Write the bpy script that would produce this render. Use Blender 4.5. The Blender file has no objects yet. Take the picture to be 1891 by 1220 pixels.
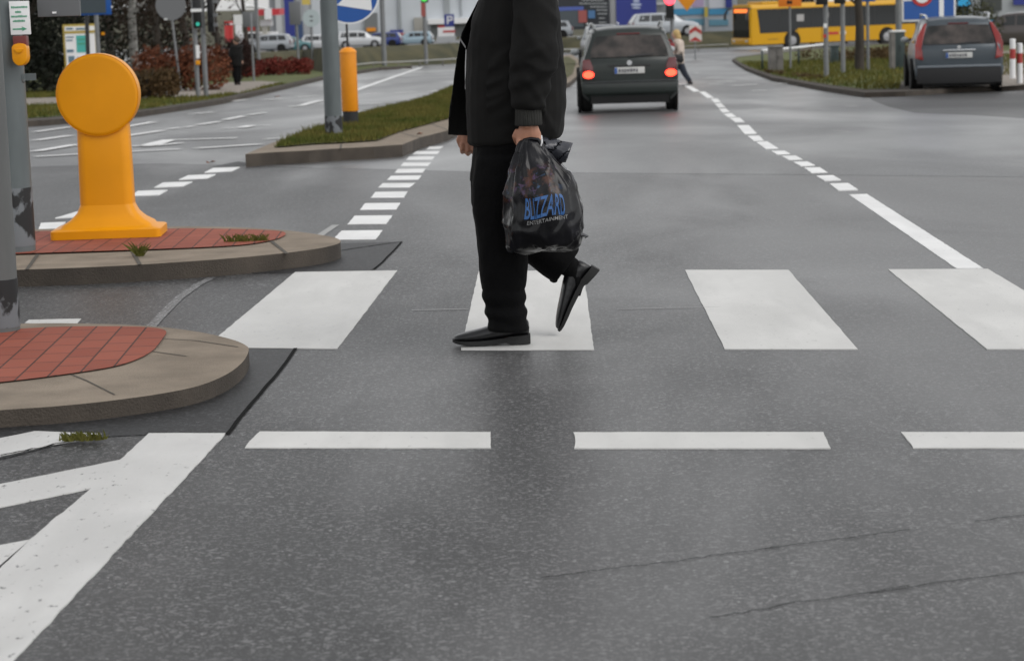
import bpy, bmesh, math, random
from mathutils import Vector, Matrix, noise
from mathutils.bvhtree import BVHTree
R = math.radians
random.seed(7)
scene = bpy.context.scene

# ---------------------------------------------------------------- camera
F_PX, CX, CY = 4200.0, 945.5, 610.0          # focal length in pixels of the 1891 x 1220 photograph
CAM_H, PITCH, ROLL = 1.35, R(8.42), R(1.8)
cam_d = bpy.data.cameras.new('camera'); cam = bpy.data.objects.new('camera', cam_d)
scene.collection.objects.link(cam); scene.camera = cam
cam_d.sensor_width = 36.0; cam_d.lens = F_PX / 1891.0 * 36.0
cam_d.clip_start = 0.1; cam_d.clip_end = 3000
cam_d.dof.use_dof = True; cam_d.dof.focus_distance = 8.7; cam_d.dof.aperture_fstop = 7.0
_r0 = Vector((1, 0, 0)); _u0 = Vector((0, math.sin(PITCH), math.cos(PITCH))); FWD = Vector((0, math.cos(PITCH), -math.sin(PITCH)))
RIGHT = _r0 * math.cos(ROLL) - _u0 * math.sin(ROLL); UP = _r0 * math.sin(ROLL) + _u0 * math.cos(ROLL)
cam.matrix_world = Matrix(((RIGHT.x, UP.x, -FWD.x, 0), (RIGHT.y, UP.y, -FWD.y, 0), (RIGHT.z, UP.z, -FWD.z, CAM_H), (0, 0, 0, 1)))

# ---------------------------------------------------------------- world, sun, exposure (overcast)
SUN_EL, SUN_ROT = R(50), R(125)
world = bpy.data.worlds.new('World'); scene.world = world; world.use_nodes = True
wn = world.node_tree.nodes; wl = world.node_tree.links
bg = wn['Background']; bg.inputs['Strength'].default_value = 0.15
sky = wn.new('ShaderNodeTexSky'); sky.sky_type = 'NISHITA'; sky.sun_disc = False
sky.sun_elevation = SUN_EL; sky.sun_rotation = SUN_ROT; sky.air_density = 1.0; sky.dust_density = 1.0; sky.ozone_density = 1.0
hs = wn.new('ShaderNodeHueSaturation'); hs.inputs['Saturation'].default_value = 0.07
wl.new(sky.outputs[0], hs.inputs['Color']); wl.new(hs.outputs[0], bg.inputs['Color'])
sun_d = bpy.data.lights.new('sun', 'SUN'); sun_d.energy = 0.6; sun_d.angle = R(40); sun_d.color = (1, 0.965, 0.92)
sun = bpy.data.objects.new('sun', sun_d); scene.collection.objects.link(sun)
sun_dir = Vector((math.sin(SUN_ROT) * math.cos(SUN_EL), math.cos(SUN_ROT) * math.cos(SUN_EL), math.sin(SUN_EL)))
sun.rotation_euler = sun_dir.to_track_quat('Z', 'Y').to_euler()
scene.view_settings.view_transform = 'Standard'; scene.view_settings.look = 'None'
scene.view_settings.gamma = 1.0; scene.view_settings.use_curve_mapping = False
scene.view_settings.exposure = 0.52

# ---------------------------------------------------------------- ground profile and pixel -> place helpers
def _slope(y):
    if y < 9.5: return 0.0
    if y < 14: return -0.027 * (y - 9.5) / 4.5
    if y < 40: return -0.027
    if y < 55: return -0.027 + 0.009 * (y - 40) / 15
    if y < 170: return -0.018
    if y < 260: return -0.018 * (260 - y) / 90
    return 0.0
_G = [0.0]
for _i in range(1, 4000): _G.append(_G[-1] + 0.25 * _slope((_i - 0.5) * 0.25))
def g(y):
    if y <= 0: return 0.0
    t = y / 0.25; i = int(t)
    if i >= 3998: return _G[-1]
    return _G[i] + (t - i) * (_G[i + 1] - _G[i])
def ray(px, py):
    return FWD + RIGHT * ((px - CX) / F_PX) + UP * ((CY - py) / F_PX)
CAM = Vector((0, 0, CAM_H))
def hit(px, py, dz=0.0):
    """the point of the ground (raised by dz) seen at a photograph pixel"""
    d = ray(px, py); d = d / d.y
    lo, hi = 1.0, 900.0
    f = lambda y: CAM_H + d.z * y - g(y) - dz
    if f(hi) > 0: return CAM + d * hi
    for _ in range(60):
        m = 0.5 * (lo + hi)
        if f(m) > 0: lo = m
        else: hi = m
    return CAM + d * lo
def at(px, py, dist):
    d = ray(px, py); return CAM + d * (dist / d.y)
def ppm(dist): return F_PX / (dist * math.cos(PITCH))

def proj(p):
    v = Vector(p) - CAM; z = v.dot(FWD); return CX + F_PX * v.dot(RIGHT) / z, CY - F_PX * v.dot(UP) / z
# ---------------------------------------------------------------- naming helpers
def tag(o, label=None, cat=None, group=None, kind=None):
    if label: o['label'] = label
    if cat: o['category'] = cat
    if group: o['group'] = group
    if kind: o['kind'] = kind
    return o
def link(o, parent=None):
    scene.collection.objects.link(o)
    if parent is not None: o.parent = parent
    return o
def empty(name, loc, rz=0.0, label=None, cat=None, group=None):
    o = bpy.data.objects.new(name, None); o.empty_display_size = 0.1
    link(o); o.location = loc; o.rotation_euler = (0, 0, rz)
    return tag(o, label, cat, group)
def kids(o): return [c for c in scene.collection.objects if c.parent == o]
def copy_tree(o, parent=None):
    c = o.copy(); link(c, parent)
    for ch in kids(o): copy_tree(ch, c)
    return c

# ---------------------------------------------------------------- mesh builder
class MB:
    def __init__(s): s.v = []; s.f = []; s.m = []
    def face(s, idx, mi=0): s.f.append(tuple(idx)); s.m.append(mi)
    def add(s, pts): n = len(s.v); s.v += [Vector(p) for p in pts]; return n
    def poly(s, pts, mi=0):
        n = s.add(pts); s.face(range(n, n + len(pts)), mi); return s
    def box(s, x0, x1, y0, y1, z0, z1, mi=0, M=None):
        p = [Vector(q) for q in ((x0,y0,z0),(x1,y0,z0),(x1,y1,z0),(x0,y1,z0),(x0,y0,z1),(x1,y0,z1),(x1,y1,z1),(x0,y1,z1))]
        if M: p = [M @ q for q in p]
        n = s.add(p)
        for q in ((0,3,2,1),(4,5,6,7),(0,1,5,4),(1,2,6,5),(2,3,7,6),(3,0,4,7)): s.face([n + i for i in q], mi)
        return s
    def prism(s, pts, vec, mi=0):
        """closed polygon pts extruded by vec"""
        k = len(pts); n = s.add(pts); vec = Vector(vec); s.add([Vector(p) + vec for p in pts])
        s.face([n + i for i in range(k)][::-1], mi); s.face([n + k + i for i in range(k)], mi)
        for i in range(k):
            j = (i + 1) % k; s.face((n + i, n + j, n + k + j, n + k + i), mi)
        return s
    def loft(s, rings, mi=0, cap=True, closed=True):
        k = len(rings[0]); b = [s.add(r) for r in rings]
        for a in range(len(rings) - 1):
            for i in range(k if closed else k - 1):
                j = (i + 1) % k
                s.face((b[a] + i, b[a] + j, b[a + 1] + j, b[a + 1] + i), mi)
        if cap and closed:
            s.face([b[0] + i for i in range(k)][::-1], mi); s.face([b[-1] + i for i in range(k)], mi)
        return s
    def tube(s, pts, radii, n=12, mi=0, flat=1.0):
        pts = [Vector(p) for p in pts]
        if not hasattr(radii, '__len__'): radii = [radii] * len(pts)
        rings = []; up = None
        for i, p in enumerate(pts):
            t = (pts[min(i + 1, len(pts) - 1)] - pts[max(i - 1, 0)]).normalized()
            if up is None:
                up = Vector((0, 1, 0)) if abs(t.y) < 0.8 else Vector((1, 0, 0))
            a = (up - t * up.dot(t)).normalized(); b = t.cross(a); up = a
            rings.append([p + (a * math.cos(2 * math.pi * q / n) * flat + b * math.sin(2 * math.pi * q / n)) * radii[i] for q in range(n)])
        return s.loft(rings, mi)
    def lathe(s, prof, n=24, c=(0, 0, 0), mi=0, axis='z'):
        c = Vector(c); rings = []
        for r, z in prof:
            ring = []
            for q in range(n):
                a = 2 * math.pi * q / n; u, w = r * math.cos(a), r * math.sin(a)
                ring.append(c + (Vector((u, w, z)) if axis == 'z' else Vector((u, z, w)) if axis == 'y' else Vector((z, u, w))))
            rings.append(ring)
        return s.loft(rings, mi)
    def ball(s, c, rx, ry, rz, n=16, m=10, mi=0):
        c = Vector(c); rings = []
        for i in range(m + 1):
            t = math.pi * (0.02 + 0.96 * i / m)
            rings.append([c + Vector((rx * math.sin(t) * math.cos(2 * math.pi * q / n), ry * math.sin(t) * math.sin(2 * math.pi * q / n), -rz * math.cos(t))) for q in range(n)])
        return s.loft(rings, mi)
    def build(s, name, mats, parent=None, smooth=False, bevel=0.0, tri=False, angle=40):
        me = bpy.data.meshes.new(name)
        me.from_pydata([tuple(v) for v in s.v], [], s.f)
        if not isinstance(mats, (list, tuple)): mats = [mats]
        for m in mats: me.materials.append(m)
        for p, mi in zip(me.polygons, s.m): p.material_index = mi
        bm = bmesh.new(); bm.from_mesh(me)
        bmesh.ops.recalc_face_normals(bm, faces=bm.faces)
        if bevel > 0:
            ed = [e for e in bm.edges if len(e.link_faces) == 2 and e.calc_face_angle(0) > R(35)]
            bmesh.ops.bevel(bm, geom=ed, offset=bevel, segments=2, affect='EDGES', profile=0.6)
        if tri: bmesh.ops.triangulate(bm, faces=bm.faces)
        for e in bm.edges:
            if len(e.link_faces) == 2 and e.calc_face_angle(0) > R(angle): e.smooth = False
        bm.to_mesh(me); bm.free()
        if smooth or bevel > 0:
            for p in me.polygons: p.use_smooth = True
        o = bpy.data.objects.new(name, me); link(o, parent)
        return o
def remesh(o, voxel, smooth_n=2, disp=None):
    """fuse the pieces of o into one continuous surface"""
    md = o.modifiers.new('r', 'REMESH'); md.mode = 'VOXEL'; md.voxel_size = voxel; md.use_smooth_shade = True
    if smooth_n:
        sm = o.modifiers.new('s', 'SMOOTH'); sm.factor = 0.5; sm.iterations = smooth_n
    dg = bpy.context.evaluated_depsgraph_get(); dg.update()
    me = bpy.data.meshes.new_from_object(o.evaluated_get(dg))
    mats = list(o.data.materials); o.modifiers.clear(); o.data = me
    if not me.materials:
        for m in mats: me.materials.append(m)
    if disp:
        ns = [v.normal.copy() for v in me.vertices]
        for v, n in zip(me.vertices, ns): v.co += n * disp(v.co)
    for p in me.polygons: p.use_smooth = True
    me.update(); return o

# ---------------------------------------------------------------- materials
def _nodes(name):
    m = bpy.data.materials.new(name); m.use_nodes = True
    nt = m.node_tree; return m, nt, nt.nodes, nt.links, nt.nodes['Principled BSDF']
def mat(name, col, rough=0.6, metal=0.0, var=0.0, vscale=8.0, bump=0.0, bscale=60.0, coat=0.0, emit=None, estr=1.0, spec=0.5, stretch=None, col2=None, vdetail=5, trans=0, rng=(.32, .68)):
    m, nt, n, l, b = _nodes(name)
    b.inputs['Base Color'].default_value = (*col, 1); b.inputs['Roughness'].default_value = rough
    b.inputs['Metallic'].default_value = metal; b.inputs['Coat Weight'].default_value = coat
    b.inputs['Coat Roughness'].default_value = 0.08
    b.inputs['Specular IOR Level'].default_value = spec
    if trans: b.inputs['Transmission Weight'].default_value = trans
    if emit: b.inputs['Emission Color'].default_value = (*emit, 1); b.inputs['Emission Strength'].default_value = estr
    if var or bump or col2:
        tc = n.new('ShaderNodeTexCoord'); mp = n.new('ShaderNodeMapping'); l.new(tc.outputs['Object'], mp.inputs['Vector'])
        if stretch: mp.inputs['Scale'].default_value = stretch
    if var or col2:
        t = n.new('ShaderNodeTexNoise'); t.inputs['Scale'].default_value = vscale; t.inputs['Detail'].default_value = vdetail
        l.new(mp.outputs[0], t.inputs['Vector'])
        rp = n.new('ShaderNodeValToRGB'); rp.color_ramp.elements[0].position, rp.color_ramp.elements[1].position = rng
        a = [max(0, c * (1 - var)) for c in col]; c2 = col2 or [min(1, c * (1 + var)) for c in col]
        rp.color_ramp.elements[0].color = (*a, 1); rp.color_ramp.elements[1].color = (*c2, 1)
        l.new(t.outputs['Fac'], rp.inputs['Fac']); l.new(rp.outputs['Color'], b.inputs['Base Color'])
    if bump:
        t2 = n.new('ShaderNodeTexNoise'); t2.inputs['Scale'].default_value = bscale; t2.inputs['Detail'].default_value = 4
        l.new(mp.outputs[0], t2.inputs['Vector'])
        bp = n.new('ShaderNodeBump'); bp.inputs['Strength'].default_value = bump; bp.inputs['Distance'].default_value = 0.02
        l.new(t2.outputs['Fac'], bp.inputs['Height']); l.new(bp.outputs['Normal'], b.inputs['Normal'])
    return m
def mix(n, l, fac, a, b_):
    x = n.new('ShaderNodeMix'); x.data_type = 'RGBA'
    for sock, val in ((x.inputs['Factor'], fac), (x.inputs[6], a), (x.inputs[7], b_)):
        if hasattr(val, 'is_output') or isinstance(val, bpy.types.NodeSocket): l.new(val, sock)
        elif isinstance(val, (int, float)): sock.default_value = val
        else: sock.default_value = (*val, 1)
    return x.outputs[2]
def noise_tex(n, l, vec, scale, detail=4, rough=0.55, dist=0.0):
    t = n.new('ShaderNodeTexNoise'); t.inputs['Scale'].default_value = scale; t.inputs['Detail'].default_value = detail
    t.inputs['Roughness'].default_value = rough; t.inputs['Distortion'].default_value = dist; l.new(vec, t.inputs['Vector']); return t.outputs['Fac']
def ramp(n, l, fac, p0, p1, c0=(0, 0, 0), c1=(1, 1, 1)):
    r = n.new('ShaderNodeValToRGB'); r.color_ramp.elements[0].position = p0; r.color_ramp.elements[1].position = p1
    r.color_ramp.elements[0].color = (*c0, 1); r.color_ramp.elements[1].color = (*c1, 1); l.new(fac, r.inputs['Fac']); return r.outputs['Color']
def asphalt(name, dark, light, rough=0.5, sheen=0.5, lane=False):
    m, nt, n, l, b = _nodes(name)
    co = n.new('ShaderNodeTexCoord').outputs['Object']
    mp = n.new('ShaderNodeMapping'); mp.inputs['Scale'].default_value = (0.5, 1.0, 1); l.new(co, mp.inputs['Vector'])
    mp2 = n.new('ShaderNodeMapping'); mp2.inputs['Scale'].default_value = (1, 0.3, 1); l.new(co, mp2.inputs['Vector'])
    fine = noise_tex(n, l, co, 62, 4, 0.7)
    grit = noise_tex(n, l, co, 40, 5, 0.78)
    mid = noise_tex(n, l, mp.outputs[0], 5.5, 7, 0.75)
    big = noise_tex(n, l, mp2.outputs[0], 0.30, 4, 0.55, 0.6)
    dk = [x * 0.27 for x in dark]; lt = [min(1, x * 1.62) for x in light]
    base = mix(n, l, ramp(n, l, fine, 0.36, 0.64), dark, light)
    base = mix(n, l, ramp(n, l, grit, 0.46, 0.38), base, dk)
    base = mix(n, l, ramp(n, l, grit, 0.57, 0.66), base, lt)
    base = mix(n, l, ramp(n, l, mid, 0.36, 0.62), mix(n, l, 0.5, base, [x * 0.6 for x in dark]), base)
    base = mix(n, l, ramp(n, l, big, 0.45, 0.70), base, mix(n, l, 0.30, base, lt))
    if lane:                                     # asphalt turns paler in patches towards the right
        sx = n.new('ShaderNodeSeparateXYZ'); l.new(co, sx.inputs[0]); mr = n.new('ShaderNodeMath'); mr.operation = 'MULTIPLY_ADD'
        mr.inputs[1].default_value = 0.16; l.new(sx.outputs[0], mr.inputs[0]); l.new(noise_tex(n, l, mp2.outputs[0], 0.9, 5, 0.6, 0.8), mr.inputs[2])
        base = mix(n, l, ramp(n, l, mr.outputs[0], 0.46, 0.80), base, mix(n, l, 0.42, base, [x * 1.25 for x in light]))
    l.new(base, b.inputs['Base Color']); b.inputs['Specular IOR Level'].default_value = sheen
    rr = n.new('ShaderNodeMapRange'); rr.inputs[1].default_value = 0.35; rr.inputs[2].default_value = 0.68
    rr.inputs[3].default_value = rough + 0.07; rr.inputs[4].default_value = rough - 0.08; l.new(big, rr.inputs[0]); l.new(rr.outputs[0], b.inputs['Roughness'])
    bp = n.new('ShaderNodeBump'); bp.inputs['Strength'].default_value = 0.12; bp.inputs['Distance'].default_value = 0.003
    l.new(grit, bp.inputs['Height']); l.new(bp.outputs['Normal'], b.inputs['Normal'])
    return m
def paint_mat(name, col, worn=0.5, under=(0.09, 0.09, 0.092)):
    m, nt, n, l, b = _nodes(name)
    co = n.new('ShaderNodeTexCoord').outputs['Object']
    mp = n.new('ShaderNodeMapping'); mp.inputs['Scale'].default_value = (1, 0.55, 1); l.new(co, mp.inputs['Vector'])
    mp3 = n.new('ShaderNodeMapping'); mp3.inputs['Scale'].default_value = (2.2, 0.35, 1); l.new(co, mp3.inputs['Vector'])
    pits = ramp(n, l, noise_tex(n, l, mp.outputs[0], 42, 4, 0.6), 0.63, 0.69)
    dirt = ramp(n, l, noise_tex(n, l, mp.outputs[0], 2.6, 5, 0.6), 0.38, 0.7)
    mask = ramp(n, l, noise_tex(n, l, mp.outputs[0], 1.1, 2), 0.38, 0.56)
    tyre = ramp(n, l, noise_tex(n, l, mp3.outputs[0], 1.7, 4, 0.6), 0.50, 0.72)
    base = mix(n, l, dirt, [c * (1 - 0.10 - 0.1 * worn) for c in col], col); base = mix(n, l, tyre, base, [c * 0.80 for c in col])
    mu = n.new('ShaderNodeMath'); mu.operation = 'MULTIPLY'; l.new(pits, mu.inputs[0]); l.new(mask, mu.inputs[1])
    m2 = n.new('ShaderNodeMath'); m2.operation = 'MULTIPLY'; l.new(mu.outputs[0], m2.inputs[0]); m2.inputs[1].default_value = worn
    base = mix(n, l, m2.outputs[0], base, under)
    l.new(base, b.inputs['Base Color']); b.inputs['Roughness'].default_value = 0.6
    bp = n.new('ShaderNodeBump'); bp.inputs['Strength'].default_value = 0.35; bp.inputs['Distance'].default_value = 0.004
    l.new(noise_tex(n, l, co, 90, 4, 0.7), bp.inputs['Height']); l.new(bp.outputs['Normal'], b.inputs['Normal'])
    return m
def brick_mat(name):
    m, nt, n, l, b = _nodes(name)
    co = n.new('ShaderNodeTexCoord').outputs['Object']
    mp = n.new('ShaderNodeMapping'); mp.inputs['Rotation'].default_value = (0, 0, R(88)); l.new(co, mp.inputs['Vector'])
    br = n.new('ShaderNodeTexBrick'); l.new(mp.outputs[0], br.inputs['Vector'])
    br.inputs['Scale'].default_value = 1.0; br.inputs['Brick Width'].default_value = 0.205; br.inputs['Row Height'].default_value = 0.105
    br.inputs['Mortar Size'].default_value = 0.004; br.inputs['Mortar Smooth'].default_value = 0.3; br.offset = 0.5
    br.inputs['Color1'].default_value = (0.25, 0.070, 0.046, 1); br.inputs['Color2'].default_value = (0.31, 0.092, 0.060, 1); br.inputs['Mortar'].default_value = (0.06, 0.035, 0.03, 1)
    c = mix(n, l, ramp(n, l, noise_tex(n, l, co, 14, 5, 0.7), 0.4, 0.75), br.outputs['Color'], mix(n, l, 0.35, br.outputs['Color'], (0.2, 0.09, 0.07)))
    l.new(c, b.inputs['Base Color']); b.inputs['Roughness'].default_value = 0.75; b.inputs['Specular IOR Level'].default_value = 0.15
    bp = n.new('ShaderNodeBump'); bp.inputs['Strength'].default_value = 0.7; bp.inputs['Distance'].default_value = 0.006; bp.invert = True
    l.new(br.outputs['Fac'], bp.inputs['Height']); l.new(bp.outputs['Normal'], b.inputs['Normal'])
    return m
M = {}
M['road'] = asphalt('asphalt', (0.056, 0.056, 0.056), (0.195, 0.195, 0.195), 0.48, 0.45, lane=True)
M['road_far'] = asphalt('asphalt_far_sheen', (0.105, 0.105, 0.105), (0.165, 0.165, 0.165), 0.38, 0.6)  # paler far surface; grazing sky sheen is painted into its colour
M['road_dark'] = asphalt('asphalt_patch', (0.026, 0.026, 0.027), (0.062, 0.062, 0.064), 0.55, 0.4)
M['road_rough'] = asphalt('asphalt_old', (0.05, 0.05, 0.049), (0.11, 0.109, 0.106), 0.5, 0.4)
M['paint'] = paint_mat('road_paint', (0.62, 0.615, 0.595), 0.28)
M['paint_worn'] = paint_mat('road_paint_pitted', (0.61, 0.605, 0.59), 0.85)
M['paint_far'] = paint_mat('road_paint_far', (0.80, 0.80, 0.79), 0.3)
M['paint_old'] = paint_mat('road_paint_worn', (0.36, 0.36, 0.35), 1.0)
M['kerb'] = mat('kerb_concrete', (0.24, 0.20, 0.158), 0.9, spec=0.15, var=0.16, vscale=5, bump=0.35, bscale=120)
M['kerb_face'] = mat('kerb_face_grime_shade', (0.052, 0.042, 0.033), 0.9, var=0.3, vscale=4, bump=0.35, bscale=120)  # grime tone with the shade of the upright face painted in
M['joint'] = mat('kerb_joint', (0.07, 0.062, 0.05), 0.9)
M['brick'] = brick_mat('red_paving')
M['crack'] = mat('crack_tar', (0.007, 0.007, 0.007), 0.95, spec=.1)
M['pale_asphalt'] = asphalt('asphalt_scuffed', (0.22, 0.22, 0.222), (0.34, 0.34, 0.342))
M['soil'] = mat('turf_soil', (0.075, 0.095, 0.018), 0.95, var=0.4, vscale=3.0, bump=0.8, bscale=40, col2=(0.095, 0.08, 0.03))
M['bank'] = mat('bank_turf', (0.046, 0.050, 0.018), 0.95, var=0.45, vscale=0.5, bump=0.8, bscale=9, col2=(0.075, 0.066, 0.028))
M['lawn'] = mat('lawn', (0.075, 0.105, 0.018), 0.95, var=0.3, vscale=0.8, bump=0.6, bscale=14, col2=(0.105, 0.11, 0.028))
M['blade'] = mat('grass_blade', (0.072, 0.10, 0.016), 0.8, var=0.3, vscale=1.6, spec=.15, col2=(0.14, 0.115, 0.03))
M['path'] = mat('pavement_slabs', (0.23, 0.20, 0.17), 0.85, var=0.2, vscale=3)
M['galv'] = mat('galvanised_steel', (0.098, 0.103, 0.102), 0.6, 0.1, var=0.16, vscale=6, bump=0.06, bscale=40, stretch=(1, 1, 0.3))
M['galv2'] = mat('grey_painted_steel', (0.096, 0.112, 0.115), 0.55, 0.1, var=0.12, vscale=9, stretch=(1, 1, 0.3))
M['pole_far'] = mat('pole_grey', (0.17, 0.175, 0.18), 0.55, 0.2, var=0.08)
M['peel'] = mat('peeled_stickers', (0.008, 0.008, 0.009), 0.65, var=0.3, vscale=13, col2=(0.13, 0.14, 0.15), vdetail=10, stretch=(1, 1, .7), rng=(.50, .56))
M['yellow'] = mat('yellow_plastic', (0.68, 0.268, 0.0015), 0.42, var=0.05, vscale=4, spec=0.25)
M['orange'] = mat('orange_plastic', (0.74, 0.26, 0.006), 0.42, var=0.04)
M['black'] = mat('black_rubber', (0.012, 0.012, 0.013), 0.7)
M['blackgloss'] = mat('black_plastic', (0.010, 0.010, 0.011), 0.35)
M['white'] = mat('white_sheet', (0.72, 0.72, 0.72), 0.5)
M['signgrey'] = mat('sign_back', (0.14, 0.145, 0.15), 0.55, 0.2)
M['signblue'] = mat('sign_blue', (0.008, 0.075, 0.30), 0.35)
M['bbblue'] = mat('billboard_blue', (0.016, 0.028, 0.20), 0.45)
M['green'] = mat('green_print', (0.06, 0.28, 0.16), 0.5)
M['red'] = mat('red_print', (0.42, 0.02, 0.015), 0.45)
M['darkred'] = mat('dark_red_plastic', (0.13, 0.02, 0.018), 0.5)
M['teal'] = mat('teal_print', (0.06, 0.36, 0.32), 0.5)
M['lightblue'] = mat('blue_panel', (0.045, 0.24, 0.42), 0.5)
M['cyan'] = mat('cyan_cloth', (0.02, 0.36, 0.68), 0.5)
M['brown_leaf'] = mat('fallen_leaf', (0.16, 0.055, 0.018), 0.8)
M['skin'] = mat('skin', (0.36, 0.17, 0.105), 0.5, var=0.12, vscale=30, bump=0.12, bscale=220)
M['skin2'] = mat('skin_pale', (0.50, 0.30, 0.22), 0.5)
M['hair'] = mat('grey_brown_hair', (0.05, 0.035, 0.025), 0.7, bump=0.5, bscale=150)
M['blond'] = mat('blond_hair', (0.45, 0.31, 0.13), 0.7, bump=0.4, bscale=120)
M['jacket'] = mat('black_jacket_cloth', (0.0062, 0.0060, 0.0057), 0.85, var=0.2, vscale=7, bump=0.12, bscale=240, spec=0.2)
M['rib'] = mat('ribbed_cuff', (0.021, 0.021, 0.018), 0.9, bump=0.7, bscale=110, stretch=(3, 3, 0.15))
M['trousers'] = mat('black_trousers', (0.0025, 0.0025, 0.0028), 0.85, spec=0.12, bump=0.25, bscale=30)
M['shoe'] = mat('black_leather', (0.006, 0.006, 0.007), 0.33, spec=0.5, bump=0.08, bscale=60)
M['sole'] = mat('shoe_sole', (0.008, 0.008, 0.008), 0.75)
M['zip'] = mat('zip_metal', (0.55, 0.55, 0.55), 0.35, 0.6)

# ================================================================ GROUND, ROADS, ISLANDS (structure)
def sheet(name, x0, x1, ys, dz, m):
    b = MB()
    for i in range(len(ys) - 1):
        b.poly([(x0, ys[i], g(ys[i]) + dz), (x1, ys[i], g(ys[i]) + dz), (x1, ys[i + 1], g(ys[i + 1]) + dz), (x0, ys[i + 1], g(ys[i + 1]) + dz)])
    o = b.build(name, m)
    bm = bmesh.new(); bm.from_mesh(o.data); bmesh.ops.remove_doubles(bm, verts=bm.verts, dist=1e-4); bm.to_mesh(o.data); bm.free()
    return tag(o, kind='structure')
def frange(a, b_, s):
    out = []
    while a < b_: out.append(a); a += s
    return out
YS = [-20, 0] + frange(2, 60, 0.5) + frange(60, 280, 4)
sheet('ground', -600, 600, YS + [400, 900, 1500], -0.06, M['bank'])
sheet('road', -75, 110, YS, 0.0, M['road'])

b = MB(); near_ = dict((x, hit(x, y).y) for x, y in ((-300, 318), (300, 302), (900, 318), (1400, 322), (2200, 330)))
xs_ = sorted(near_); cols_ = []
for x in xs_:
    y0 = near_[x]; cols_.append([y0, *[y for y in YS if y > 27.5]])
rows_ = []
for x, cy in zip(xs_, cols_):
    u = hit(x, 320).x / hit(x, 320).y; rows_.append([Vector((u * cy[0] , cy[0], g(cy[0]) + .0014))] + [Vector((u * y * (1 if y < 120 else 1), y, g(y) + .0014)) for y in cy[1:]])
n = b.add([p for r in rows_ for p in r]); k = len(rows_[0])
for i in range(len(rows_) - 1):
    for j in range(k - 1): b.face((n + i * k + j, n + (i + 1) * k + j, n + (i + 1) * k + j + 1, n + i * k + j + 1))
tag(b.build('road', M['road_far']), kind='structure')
def dens(pts, step=0.6):
    out = []
    for i in range(len(pts)):
        a = Vector(pts[i]); b = Vector(pts[(i + 1) % len(pts)]); k = max(1, int((b - a).length / step))
        out += [a.lerp(b, q / k) for q in range(k)]
    return out
def catmull(pts, sub=4):
    out = []; n = len(pts)
    for i in range(n):
        p0, p1, p2, p3 = (Vector(pts[(i + q) % n]) for q in (-1, 0, 1, 2))
        for q in range(sub):
            t = q / sub
            out.append(0.5 * ((2 * p1) + (p2 - p0) * t + (2 * p0 - 5 * p1 + 4 * p2 - p3) * t * t + (3 * p1 - p0 - 3 * p2 + p3) * t ** 3))
    return out
def wob(p, amp):
    return p + Vector((amp * (noise.noise((p.x * 14, p.y * 14, 1.7)) + .6 * noise.noise((p.x * 45, p.y * 45, 4.1))), amp * (noise.noise((p.x * 14, p.y * 14, 8.3)) + .6 * noise.noise((p.x * 45, p.y * 45, 2.9))), 0))
def flat_px(mb, pix, dz, mi=0, n=1):
    """one painted quad / polygon on the ground, edges slightly ragged; quads may be cut in n along their length"""
    dn = Vector((0, 0, dz))
    if n > 1 and len(pix) == 4:
        a, b, c, d = [Vector(p) for p in pix]; n *= 8
        L = [a.lerp(d, i / n) for i in range(n + 1)]; Rr = [b.lerp(c, i / n) for i in range(n + 1)]
        L = [wob(hit(p.x, p.y, dz), .0028) for p in L]; Rr = [wob(hit(p.x, p.y, dz), .0028) for p in Rr]
        for i in range(n):
            mb.poly([L[i], Rr[i], Rr[i + 1], L[i + 1]], mi); mb.poly([L[i], L[i + 1], L[i + 1] - dn, L[i] - dn], mi); mb.poly([Rr[i], Rr[i + 1], Rr[i + 1] - dn, Rr[i] - dn], mi)
        for k in (0, n): mb.poly([L[k], Rr[k], Rr[k] - dn, L[k] - dn], mi)
    else:
        top = [hit(p[0], p[1], dz) for p in pix]
        if top[0].y < 20:
            t2 = []
            for u_, v_ in zip(top, top[1:] + top[:1]):
                k = max(1, min(60, int((v_ - u_).length / .05))); t2 += [wob(u_.lerp(v_, q_ / k), .0045) for q_ in range(k)]
            top = [Vector((p.x, p.y, g(p.y) + dz)) for p in t2]
        mb.poly(top, mi)
        if dz > .0033:
            for u_, v_ in zip(top, top[1:] + top[:1]): mb.poly([u_, v_, v_ - dn, u_ - dn], mi)
def strip_px(mb, pix, w, dz, mi=0):
    """a line of width w metres along a pixel polyline"""
    pts = [hit(p[0], p[1], dz) for p in pix]
    L, Rr = [], []
    for i, p in enumerate(pts):
        t = pts[min(i + 1, len(pts) - 1)] - pts[max(0, i - 1)]; t.z = 0
        t = t.normalized() if t.length > 0 else Vector((1, 0, 0)); nrm = Vector((-t.y, t.x, 0)) * w / 2
        L.append(p + nrm); Rr.append(p - nrm)
    for i in range(len(pts) - 1):
        q = [L[i], Rr[i], Rr[i + 1], L[i + 1]]
        mb.poly([Vector((v.x, v.y, g(v.y) + dz)) for v in q], mi)
def island(name, top_px, h, mats, joints=(), smooth=True, jw=0.012):
    """kerbed island: top outline traced at its own height, sides dropped to the road"""
    top = [hit(p[0], p[1], h) for p in top_px]
    top = catmull(top, 4) if smooth else dens(top, 1.0)
    top = [Vector((p.x, p.y, g(p.y) + h)) for p in top]
    b = MB(); k = len(top); n = b.add(top)
    # rounded upper arris
    cen = sum(top, Vector()) / k
    low = b.add([Vector((p.x, p.y, g(p.y) - 0.05)) for p in top])
    b.face(range(n, n + k))
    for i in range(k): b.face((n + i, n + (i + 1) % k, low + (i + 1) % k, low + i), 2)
    for j in joints: strip_px(b, j, jw, h + 0.002, 1)
    o = b.build(name, mats, tri=True)
    return tag(o, kind='structure')

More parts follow.
